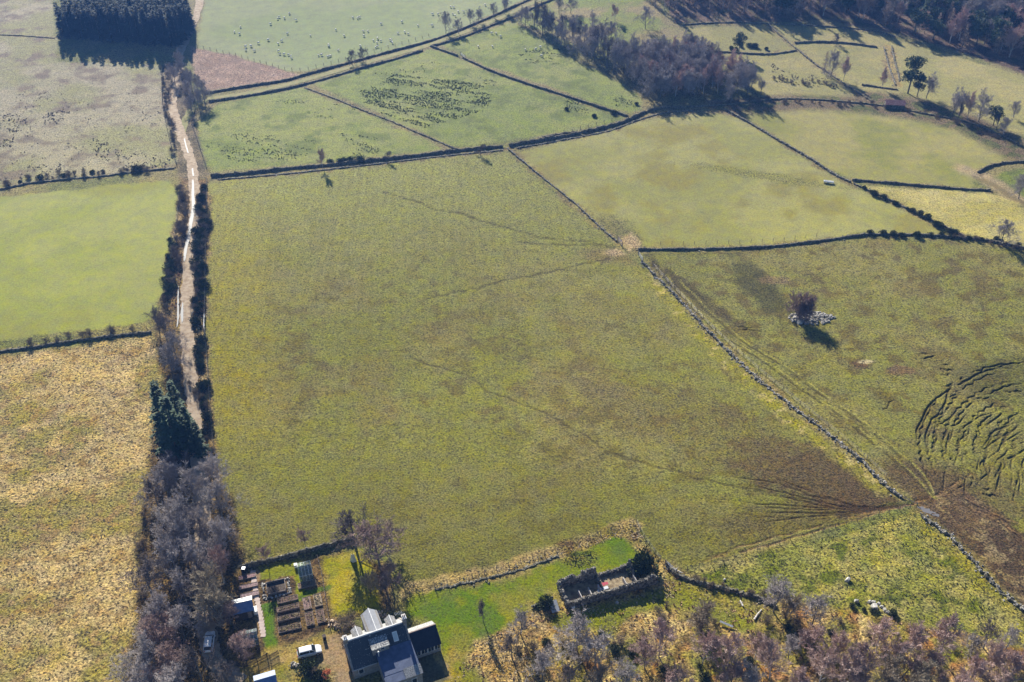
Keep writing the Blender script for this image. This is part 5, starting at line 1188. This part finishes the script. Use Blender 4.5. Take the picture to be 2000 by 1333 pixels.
# ------------------------------------------------------------------ cars
def car(u, v, rz, label, L_=4.5, Wd=1.85, Hh=1.65, name='parked_car', van=False):
    t = thing(name, label, 'car', P(u, v)+Vector((0, 0, .04)), rz)
    paint = mat('white_car_paint', (.72,.73,.74), .3, coat=.6, spec=.5)
    hl = L_/2
    # sections: x, half width at sill, belt z, half width roof, roof z
    secs = [(-hl, .70, .45, .80, .66, .80), (-hl+.12, .84, .32, .92, .70, .98), (-hl+.5, .90, .26, 1.02, .74, 1.10 if not van else 1.5), (-hl+1.0, .925, .24, 1.05, .74, 1.12), (0, .925, .24, 1.05, .76, 1.10), (hl-1.3, .925, .24, 1.02, .76, 1.05), (hl-.6, .90, .28, .92, .72, .96), (hl-.15, .82, .36, .78, .62, .80), (hl, .62, .45, .62, .5, .66)]
    mb = MB(); rings = []
    for x, w, z0, zb, wt, zt in secs:
        rings += [(x, -w*.92, z0), (x, -w, (z0+zb)/2), (x, -w*.97, zb), (x, -wt, min(zt, 1.1)), (x, wt, min(zt, 1.1)), (x, w*.97, zb), (x, w, (z0+zb)/2), (x, w*.92, z0)]
    n = len(secs)
    mb.add(rings, [(i*8+k, i*8+(k+1) % 8, (i+1)*8+(k+1) % 8, (i+1)*8+k) for i in range(n-1) for k in range(8)]+[tuple(range(7, -1, -1)), tuple(range((n-1)*8, n*8))])
    b = mb.build('body', paint, t, True); bv = b.modifiers.new('b', 'BEVEL'); bv.width = .04; bv.segments = 2
    # glasshouse and roof
    mb = MB(); ra, rb = -hl+.55, hl-1.75; ga, gb = -hl+.12, hl-1.05
    zt = Hh-.05; lo_ = 1.0
    mb.add([(ga, -.80, lo_), (gb, -.80, lo_), (gb, .80, lo_), (ga, .80, lo_), (ra, -.62, zt), (rb, -.62, zt), (rb, .62, zt), (ra, .62, zt)], [(3,2,1,0),(4,5,6,7),(0,1,5,4),(1,2,6,5),(2,3,7,6),(3,0,4,7)])
    mb.build('windows', M_glass, t)
    mb = MB(); mb.add([(ra-.12, -.66, zt-.03), (rb+.05, -.66, zt-.03), (rb+.05, .66, zt-.03), (ra-.12, .66, zt-.03), (ra, -.56, zt+.06), (rb-.1, -.56, zt+.06), (rb-.1, .56, zt+.06), (ra, .56, zt+.06)], [(3,2,1,0),(4,5,6,7),(0,1,5,4),(1,2,6,5),(2,3,7,6),(3,0,4,7)])
    r = mb.build('roof', paint, t, True); bv = r.modifiers.new('b', 'BEVEL'); bv.width = .05; bv.segments = 2
    mb = MB()
    for sg in (-1, 1):
        for xa, xb in ((gb, rb), (.05, .0), (ga, ra)): mb.tube([(xa, sg*.82, lo_), (xb, sg*.64, zt)], [.045, .045], 4)
    mb.build('pillar', paint, t)
    for x in (-hl+.85, hl-.85):
        for sg in (-1, 1):
            mb = MB(); mb.tube([(x, sg*.72, .34), (x, sg*.95, .34)], [.34, .34], 16); w = mb.build('wheel', mat('tyre', (.02,.02,.02), .8), t)
            mb = MB(); mb.tube([(x, sg*.951, .34), (x, sg*.965, .34)], [.2, .2], 10); mb.build('rim', M_galv, w)
    for sg in (-1, 1):
        mb = MB(); mb.box((hl-.22, sg*.48-.16, .60), (hl-.02, sg*.48+.16, .74)); mb.build('headlight', mat('lamp_glass', (.7,.7,.72), .1), t)
        mb = MB(); mb.box((-hl-.02, sg*.62-.1, .70), (-hl+.1, sg*.62+.1, .92)); mb.build('tail_light', mat('red_lamp', (.4,.02,.02), .2), t)
        mb = MB(); mb.box((hl-1.55, sg*1.0-.1, 1.0), (hl-1.4, sg*1.0+.1, 1.14)); mb.build('wing_mirror', paint, t)
    return t
car(605, 1277, R(17), 'white hatchback parked in the yard above the round clipped bush')
car(410, 1258, R(97), 'white estate car parked under the bare trees of the belt', 4.6, 1.8, 1.6)

# ------------------------------------------------------------------ garden
GA = R(17)
def shed(u, v, L_, D, h, rz, label, roofc, roofd, name='garden_shed', glass_=False):
    t = thing(name, label, 'shed' if not glass_ else 'greenhouse', P(u, v), rz)
    rh = h+D*.28
    if not glass_:
        mb = MB(); mb.prism([(-D/2, -.1), (D/2, -.1), (D/2, h), (0, rh-.06), (-D/2, h)], -L_/2, L_/2, axis='x'); mb.build('wall', M_darkwood, t)
        mb = MB(); slab(mb, (-L_/2-.12, 0, rh), (L_/2+.12, 0, rh), (L_/2+.12, D/2+.15, h-.06), (-L_/2-.12, D/2+.15, h-.06), .06); mb.build('roof', roofc, t)
        mb = MB(); slab(mb, (-L_/2-.12, 0, rh), (L_/2+.12, 0, rh), (L_/2+.12, -D/2-.15, h-.06), (-L_/2-.12, -D/2-.15, h-.06), .06); mb.build('roof', roofd, t)
        mb = MB(); mb.box((L_/2-1.1, -D/2-.05, .05), (L_/2-.35, -D/2-.003, 1.8)); mb.build('door', M_wood, t)
    else:
        gl = bpy.data.materials.get('greenhouse_glass') or mat('greenhouse_glass', (.75,.85,.82), .05, trans=.9, spec=.6)
        gl.node_tree.nodes['Principled BSDF'].inputs['IOR'].default_value = 1.1
        fr = MB(); n = max(3, int(L_/.6)); gm_ = MB()
        for k in range(n+1):
            x = -L_/2+L_*k/n
            fr.tube([(x, -D/2, 0), (x, -D/2, h), (x, 0, rh), (x, D/2, h), (x, D/2, 0)], [.028]*5, 4)
        for y, z in ((-D/2, h), (0, rh), (D/2, h), (-D/2, .05), (D/2, .05)): fr.tube([(-L_/2, y, z), (L_/2, y, z)], [.035]*2, 4)
        fr.build('frame', roofc, t)
        for k in range(n):
            xa, xb = -L_/2+L_*k/n+.03, -L_/2+L_*(k+1)/n-.03
            slab(gm_, (xa, 0, rh), (xb, 0, rh), (xb, -D/2, h), (xa, -D/2, h), .01); slab(gm_, (xa, 0, rh), (xb, 0, rh), (xb, D/2, h), (xa, D/2, h), .01)
            gm_.box((xa, -D/2-.005, .08), (xb, -D/2+.005, h)); gm_.box((xa, D/2-.005, .08), (xb, D/2+.005, h))
        gm_.build('pane', gl, t)
        mb = MB(); mb.box((-L_/2+.2, D/2-.7, 0), (L_/2-.2, D/2-.15, .7)); mb.build('bench', M_wood, t)
    return t
M_wr = mat('white_sheet_roof', (.74,.76,.74), .5); M_br = mat('shaded_sheet', (.10,.16,.30), .4, (.16,.22,.36), scale=2, spec=.5)  # front slopes get a bluer, darker sheet: their shade put into the colour
shed(477, 1196, 3.6, 3.4, 2.1, GA, 'shed with a white roof slope between the willow and the vegetable garden', M_wr, M_br)
shed(597, 1122, 2.6, 3.6, 1.7, GA, 'small glass greenhouse with white frame under the garden wall', M_white, M_white, 'greenhouse', True)
shed(487, 1252, 3.2, 2.6, 1.5, GA, 'low glass cold house below the white-roofed shed', M_galv, M_galv, 'greenhouse', True)
shed(522, 1345, 3.6, 3.4, 2.2, R(20), 'blue-grey corrugated shed cut by the bottom edge left of the yard', mat('corrugated_blue', (.22,.27,.38), .45, (.30,.36,.48), scale=4), M_br)
p = P(540, 1150)
t = thing('compost_bay', 'dark timber compost bay in a rubble surround, left of the greenhouse', 'compost bay', p, GA)
mb = MB(); mb.box((-1.7, -1.3, 0), (1.7, 1.2, .55)); mb.build('heap', mat('compost', (.05,.035,.03), .95, (.10,.08,.06), scale=3, bump=.8, bscale=5), t)
for (a_, b_) in (((-1.85,1.22,0),(1.85,1.36,1.0)),((-1.85,-1.3,0),(-1.72,1.2,.9)),((1.72,-1.3,0),(1.85,1.2,.9)),((-1.72,-1.44,0),(1.72,-1.32,.6))):
    mb = MB(); mb.box(a_, b_); mb.build('board', M_wood, t)
mb = MB(); rg = random.Random(3)
for k in range(90):
    s_ = rg.random(); x, y = (rg.uniform(-2.6, 2.6), rg.choice((-2.0, 1.9))+rg.uniform(-.2, .2)) if s_ < .6 else (rg.choice((-2.4, 2.4))+rg.uniform(-.3, .3), rg.uniform(-2, 1.9))
    q = Matrix.Rotation(GA, 3, 'Z') @ Vector((x, y, .1)); mb.stone(q, rg.uniform(.12, .26), rg)
tag(mb.build('rubble_edging', M_rubble, loc=p), 'rough stone edging round the compost bay', 'stone edging')
def bed(u, v, L_, D, label, rz=GA, h=.32, soil=(.07,.045,.035), veg=0, seed=1, group=None):
    t = thing('raised_bed', label, 'raised bed', P(u, v), rz, group)
    mb = MB(); mb.box((-L_/2+.06, -D/2+.06, 0), (L_/2-.06, D/2-.06, h-.05)); mb.build('soil', mat('bed_soil', soil, .95, tuple(c*2.2 for c in soil), scale=3, bump=.9, bscale=6), t)
    for a_, b_ in (((-L_/2, -D/2, -.1), (L_/2, -D/2+.057, h)), ((-L_/2, D/2-.057, -.1), (L_/2, D/2, h)), ((-L_/2, -D/2+.06, -.1), (-L_/2+.057, D/2-.06, h)), ((L_/2-.057, -D/2+.06, -.1), (L_/2, D/2-.06, h))):
        mb = MB(); mb.box(a_, b_); mb.build('board', M_wood, t)
    if veg:
        rg2 = random.Random(seed); mb = MB()
        for k in range(veg):
            c = Vector((rg2.uniform(-L_/2+.2, L_/2-.2), rg2.uniform(-D/2+.2, D/2-.2), h-.06))
            for j in range(6):
                a2 = rg2.uniform(0, 6.28); d = Vector((math.cos(a2), math.sin(a2), rg2.uniform(.4, 1.4))).normalized(); kite(mb, c, d, Vector((0, 0, 1)), rg2.uniform(.2, .4), .06)
        mb.build('plants', mat('dry_plants', (.16,.12,.06), .9, (.34,.28,.16), scale=3), t)
    return t
bed(562,1172,4.0,1.25,'long raised bed at the top of the garden block beside the grass path',veg=14,seed=2); bed(563,1190,4.2,1.1,'second long raised bed down from the grass path',veg=22,seed=3,h=.5); bed(564,1208,4.2,1.1,'third long raised bed with tan withered plants',veg=40,seed=4,h=.5)
bed(566,1228,4.3,1.3,'fourth long raised bed full of bleached stalks near the yard',veg=60,seed=5)
bed(600,1180,1.5,3.0,'narrow upright bed, upper left of the four by the lawn',veg=14,seed=6,soil=(.12,.08,.07)); bed(621,1174,1.5,3.0,'narrow upright bed, upper right of the four by the lawn',veg=26,seed=7,soil=(.15,.12,.08))
bed(605,1210,1.5,3.2,'narrow upright bed, lower left of the four by the lawn',veg=18,seed=8); bed(626,1205,1.5,3.2,'narrow upright bed, lower right of the four by the lawn',veg=18,seed=9)
bed(483,1128,3.4,1.0,'reddish empty bed at the top left of the garden',soil=(.13,.08,.08)); bed(486,1146,3.6,1.0,'plank-sided bed above the white-roofed shed',soil=(.13,.09,.09)); bed(488,1163,3.6,1.1,'plank-sided bed touching the white-roofed shed',soil=(.14,.10,.10))
bed(600,1143,3.6,1.4,'bed in front of the greenhouse',veg=16,seed=11,soil=(.10,.07,.05))
# flagged path
mb = MB(); w = resample(W([(494,1118),(500,1160),(508,1200),(515,1248)]), .8); rg = random.Random(5)
for i, q in enumerate(w): mb.box((q.x-.5+rg.uniform(-.05, .05), q.y-.37, .02), (q.x+.5+rg.uniform(-.05, .05), q.y+.37, .075), 0)
tag(mb.build('garden_path', mat('pink_flagstones', (.36,.29,.26), .9, (.46,.38,.34), scale=1.5)), kind='structure')
# timber fence down the lawn side, picket fence by the drive
def board_fence(pts, label, h=1.0, step=.16, bwid=.1, m=None, name='picket_fence', gap_rail=True):
    w = resample(W(pts), step); t = thing(name, label, 'fence', G(*w[0])); b0_ = t.location; m = m or M_darkwood
    mb = MB(); d = (w[-1]-w[0]).normalized(); a_ = math.atan2(d.y, d.x)
    for i, q in enumerate(w):
        M_ = Matrix.Translation(G(q.x, q.y)-b0_) @ Matrix.Rotation(a_, 4, 'Z'); mb.box((-bwid/2, -.015, .05), (bwid/2, .015, h), M=M_)
    mb.build('pickets', m, t)
    for z in (.25, h*.78):
        mb = MB(); mb.tube([G(q.x, q.y, z)-b0_+Vector((0, .04, 0)) for q in w[::3]+[w[-1]]], [.04]*(len(w[::3])+1), 4); mb.build('rail', m, t)
    for q in w[::max(1, int(2.0/step))]:
        mb = MB(); c = G(q.x, q.y)-b0_; mb.box((c.x-.06, c.y+.05, c.z-.2), (c.x+.06, c.y+.17, c.z+h+.1)); mb.build('post', m, t)
    return t
board_fence([(445,1296),(470,1304),(490,1302),(520,1286),(525,1283)], 'dark picket fence curving along the top of the drive', 1.3)
board_fence([(527,1288),(545,1278)], 'dark picket gate at the right end of the drive fence', 1.2, .22, .1, name='picket_gate')
board_fence([(620,1090),(628,1120),(634,1155),(641,1200),(645,1232)], 'weathered board fence between the beds and the garden lawn', .6, .3, .26, M_wood, 'board_fence')
# bins, tank, tarp
def simple(name, label, cat, u, v, m, parts, rz=0.0):
    t = thing(name, label, cat, P(u, v), rz)
    for nm, mm, a_, b_ in parts: mb = MB(); mb.box(a_, b_); o = mb.build(nm, mm or m, t); bv = o.modifiers.new('b', 'BEVEL'); bv.width = .04; bv.segments = 2
    return t
simple('water_butt', 'black water butt with a pale lid in the top left garden corner', 'water butt', 477, 1118, M_black, [('tank', None, (-.35,-.35,0), (.35,.35,1.2)), ('lid', M_galv, (-.38,-.38,1.203), (.38,.38,1.27))])
simple('storage_box', 'white storage box at the right end of the white-roofed shed', 'storage box', 499, 1196, M_white, [('box', None, (-.4,-.7,0), (.4,.7,.9)), ('lid', M_white, (-.43,-.73,.903), (.43,.73,.97))], GA)
simple('storage_box', 'small white box at the left side of the greenhouse', 'storage box', 578, 1108, M_white, [('box', None, (-.3,-.3,0), (.3,.3,.8)), ('lid', M_white, (-.33,-.33,.803), (.33,.33,.86))], GA)
simple('wheelie_bin', 'dark wheelie bin beside the parked white car', 'bin', 634, 1249, M_black, [('tub', None, (-.3,-.35,.06), (.3,.35,1.0)), ('lid', M_darkwood, (-.33,-.38,1.003), (.33,.38,1.07))], .4)
mb = MB(); rg = random.Random(8); vs = []
for j in range(9):
    for i in range(5): vs.append(((i-2)*.34*(1-.07*j)+rg.uniform(-.06, .06), (abs(i-2)-1)*.2+rg.uniform(-.08, .08), j*.28))
mb.add(vs, [(j*5+i, j*5+i+1, (j+1)*5+i+1, (j+1)*5+i) for j in range(8) for i in range(4)])
o = mb.build('tarpaulin', mat('pale_tarpaulin', (.62,.68,.64), .6), loc=P(690, 1098)); sol = o.modifiers.new('s', 'SOLIDIFY'); sol.thickness = .05; tag(o, 'pale green-white tarpaulin draped on a stump under the garden tree', 'tarpaulin')
# stones behind the cottage
mb = MB(); rg = random.Random(21); w = resample(W([(642,1215),(655,1222),(670,1228),(690,1222)]), .35)+resample(W([(720,1200),(745,1200),(752,1208)]), .35)
for q in w:
    for k in range(3): x, y = q.x+rg.uniform(-.6, .6), q.y+rg.uniform(-.6, .6); mb.stone((x, y, float(TH(x, y))+rg.uniform(.05, .5)), rg.uniform(.15, .32), rg)
tag(mb.build('stone_bank', mat('sandy_stone', (.30,.22,.15), .9, (.50,.40,.29), vor=2)), 'sandy stone bank behind the cottage', 'stone bank')
mb = MB(); rg = random.Random(22)
for q in resample(W([(566,1300),(575,1296),(586,1306)]), .3):
    for k in range(3): mb.stone((q.x+rg.uniform(-.4, .4), q.y+rg.uniform(-.4, .4), rg.uniform(.05, .4)), rg.uniform(.12, .24), rg)
tag(mb.build('rockery', M_rubble), 'small pale rockery beside the round clipped bush', 'rockery')

# ------------------------------------------------------------------ the ruined steading
a0, a1 = P(1110, 1188), P(1283, 1138)      # foot of the near wall
rx = Vector((a1.x-a0.x, a1.y-a0.y)); RL = rx.length; RA = math.atan2(rx.y, rx.x); RD = 5.2
ruin = thing('ruined_steading', 'long roofless stone ruin with broken walls beside the lawn', 'ruin', (a0.x, a0.y, float(TH(a0.x, a0.y))), RA)
M_ruin = mat('ruin_stone', (.05,.047,.04), .9, (.27,.25,.215), vor=2.6, bump=.7, bscale=4)
def lwall(nm, p0, p1, hs, th=.6, seed=1, m=None):
    rg2 = random.Random(seed); a_, b_ = Vector(p0), Vector(p1); L_ = (b_-a_).length; n = max(3, int(L_/.4)); d = (b_-a_)/L_; nrm = Vector((-d.y, d.x)); mb = MB(); rows = []
    for i in range(n+1):
        t = i/n; q = a_+d*L_*t; h = .78*float(np.interp(t, [x for x, _ in hs], [y for _, y in hs]))+rg2.uniform(-.22, .16)
        rows.append([(q.x+nrm.x*o, q.y+nrm.y*o, z) for o, z in ((-th/2, -.3), (-th/2+.03, h*.6), (-th/2+.05, h), (th/2-.05, h+rg2.uniform(-.08, .08)), (th/2, h*.6), (th/2, -.3))])
        for k in range(3): mb.stone((q.x+nrm.x*rg2.uniform(-.2, .2), q.y+nrm.y*rg2.uniform(-.2, .2), h+rg2.uniform(-.05, .1)), rg2.uniform(.12, .26), rg2)
        for k in range(2): sg = rg2.choice((-1, 1)); mb.stone((q.x+nrm.x*sg*(th/2), q.y+nrm.y*sg*(th/2), rg2.uniform(.1, h)), rg2.uniform(.14, .24), rg2)
    mb.add([v for r in rows for v in r], [(i*6+k, (i+1)*6+k, (i+1)*6+k+1, i*6+k+1) for i in range(n) for k in range(5)]+[tuple(range(5, -1, -1)), tuple(range(n*6, n*6+6))])
    return mb.build(nm, m or M_ruin, ruin)
lwall('wall', (0, 0), (RL, 0), [(0, 2.0), (.3, 2.3), (.6, 2.4), (.85, 2.6), (.93, 3.4), (1, 2.2)], .65, 2)
lwall('wall', (0, RD), (RL*.43, RD), [(0, 2.8), (.3, 3.4), (.42, 3.1), (.46, 2.0), (.56, 2.1), (.6, 3.6), (.95, 3.9), (1, 1.2)], .65, 3)
lwall('wall', (RL*.45, RD), (RL*.8, RD), [(0, .7), (.4, .9), (.7, 1.1), (1, 1.6)], .65, 4)
lwall('gable_wall', (0, 0), (0, RD), [(0, 2.0), (.4, 1.9), (1, 2.8)], .65, 5); lwall('gable_wall', (RL*.8, RD*.4), (RL*.8, RD), [(0, .6), (.5, 1.8), (1, 3.2)], .6, 6)
lwall('cross_wall', (RL*.42, RD*.25), (RL*.42, RD), [(0, .5), (.5, 1.0), (1, 1.6)], .5, 7)
M_conc = mat('concrete_slab', (.36,.34,.33), .9, (.46,.44,.42), scale=2)
for k in range(5):
    x = RL*(.16+.11*k) if k < 3 else RL*(.32+.115*k); mb = MB(); mb.box((x, .5, 0), (x+.14, 2.6, 1.15)); mb.build('stall_partition', M_conc, ruin)
mb = MB(); mb.box((.4, .4, -.1), (RL*.79, RD-.4, .06)); mb.build('floor', mat('rubble_floor', (.15,.11,.065), .95, (.32,.26,.16), scale=1.2, bump=.8, bscale=4), ruin)
q = Matrix.Rotation(RA, 3, 'Z') @ Vector((RL*.43, 1.2, 0))
t = thing('debris_pile', 'pile of red and white sheets lying inside the ruin', 'debris', ruin.location+q+Vector((0, 0, .06)), RA)
rg = random.Random(6)
for k, (c, nm) in enumerate((((.70,.72,.76), 'white_sheet'), ((.45,.06,.08), 'red_sheet'), ((.66,.68,.72), 'white_sheet'), ((.45,.07,.1), 'red_sheet'))):
    mb = MB(); M_ = Matrix.Translation((k*.35-.5, .6+(k % 2)*.9, .12+.14*k)) @ Matrix.Rotation(rg.uniform(-.2, .2), 4, 'Z') @ Matrix.Rotation(.12, 4, 'X'); mb.box((-.8, -.3, 0), (.8, .3, .05), M=M_); mb.build(nm, mat(nm, c, .6), t)
for k in range(20):
    pass
simple('plastic_drum', 'red plastic drum leaning at the left gable of the ruin', 'drum', 1113, 1183, mat('red_plastic', (.6,.07,.05), .5), [('drum', None, (-.3,-.3,0), (.3,.3,.7)), ('lid', M_black, (-.2,-.2,.703), (.2,.2,.76))])
simple('feed_sack', 'white sack beside the red drum at the ruin', 'sack', 1119, 1188, M_white, [('sack', None, (-.35,-.3,0), (.35,.3,.55)), ('neck', None, (-.15,-.12,.553), (.15,.12,.7))], .5)
M_sheet = mat('fallen_tin', (.40,.42,.45), .5, (.5,.52,.55), scale=3)
def sheet(u, v, label, sz=(1.6, 2.4), rz=.3, tilt=.35):
    mb = MB(); M_ = Matrix.Rotation(rz, 4, 'Z') @ Matrix.Rotation(tilt, 4, 'X'); n = 10
    vs = [M_ @ Vector((-sz[0]/2+sz[0]*i/n, -sz[1]/2+sz[1]*j, .45+(.04 if i % 2 else 0))) for j in (0, 1) for i in range(n+1)]
    mb.add(vs, [(i, i+1, n+2+i, n+1+i) for i in range(n)]); o = mb.build('metal_sheet', M_sheet, loc=P(u, v)); s_ = o.modifiers.new('s', 'SOLIDIFY'); s_.thickness = .03; tag(o, label, 'metal sheet')
sheet(1082, 1186, 'bent grey metal sheet left of the ruin'); sheet(1418, 1222, 'pale plank-like sheet lying in the grass right of the tan tree', (.5, 2.6), 1.1, .05)
# logs lying about
for u, v, rz, L_, lb in ((1480,1202,.9,3.0,'bleached fallen log beside the overgrown wall'),(1448,1180,1.8,1.4,'short bleached log above the fallen log'),(1318,1115,-.5,3.2,'grey tree trunk fallen by the field corner')):
    mb = MB(); d = Vector((math.cos(rz), math.sin(rz), 0)); mb.tube([-d*L_/2+Vector((0, 0, .2)), Vector((0, .1, .22)), d*L_/2+Vector((0, 0, .2))], [.18, .16, .1], 7); mb.tube([Vector((0, 0, .2)), d*.4+Vector((-d.y*.8, d.x*.8, .5))], [.08, .04], 5)
    tag(mb.build('fallen_log', M_birchbark, loc=P(u, v)), lb, 'log')
# far hut with a rusty red roof
p = P(1746, 209); t = thing('stone_hut', 'small far stone hut with a rusty pink roof', 'hut', p, R(-8))
mb = MB(); mb.prism([(-2, -.5), (2, -.5), (2, 1.6), (0, 2.6), (-2, 1.6)], -3.4, 3.4, axis='x'); mb.build('wall', M_darkstone, t)
for sg in (-1, 1):
    mb = MB(); slab(mb, (-3.6, 0, 2.75), (3.6, 0, 2.75), (3.6, sg*2.2, 1.6), (-3.6, sg*2.2, 1.6), .08); mb.build('roof', mat('rusty_tin', (.30,.13,.11), .7, (.42,.24,.22), scale=2), t)

# ------------------------------------------------------------------ air
if HAZE:
    mb = MB(); mb.box((-3500, -1500, -12), (3500, 2400, CAM_H+6)); hz = mb.build('haze', [])
    hm = bpy.data.materials.new('haze'); hm.use_nodes = True; n = hm.node_tree.nodes; n.remove(n['Principled BSDF'])
    pv = n.new('ShaderNodeVolumePrincipled'); pv.inputs['Color'].default_value = (.14,.36,1.0,1); pv.inputs['Density'].default_value = HAZE_D if 'HAZE_D' in globals() else .00015; pv.inputs['Anisotropy'].default_value = .3
    hm.node_tree.links.new(pv.outputs[0], n['Material Output'].inputs['Volume']); hz.data.materials.append(hm)
    tag(hz, kind='stuff')
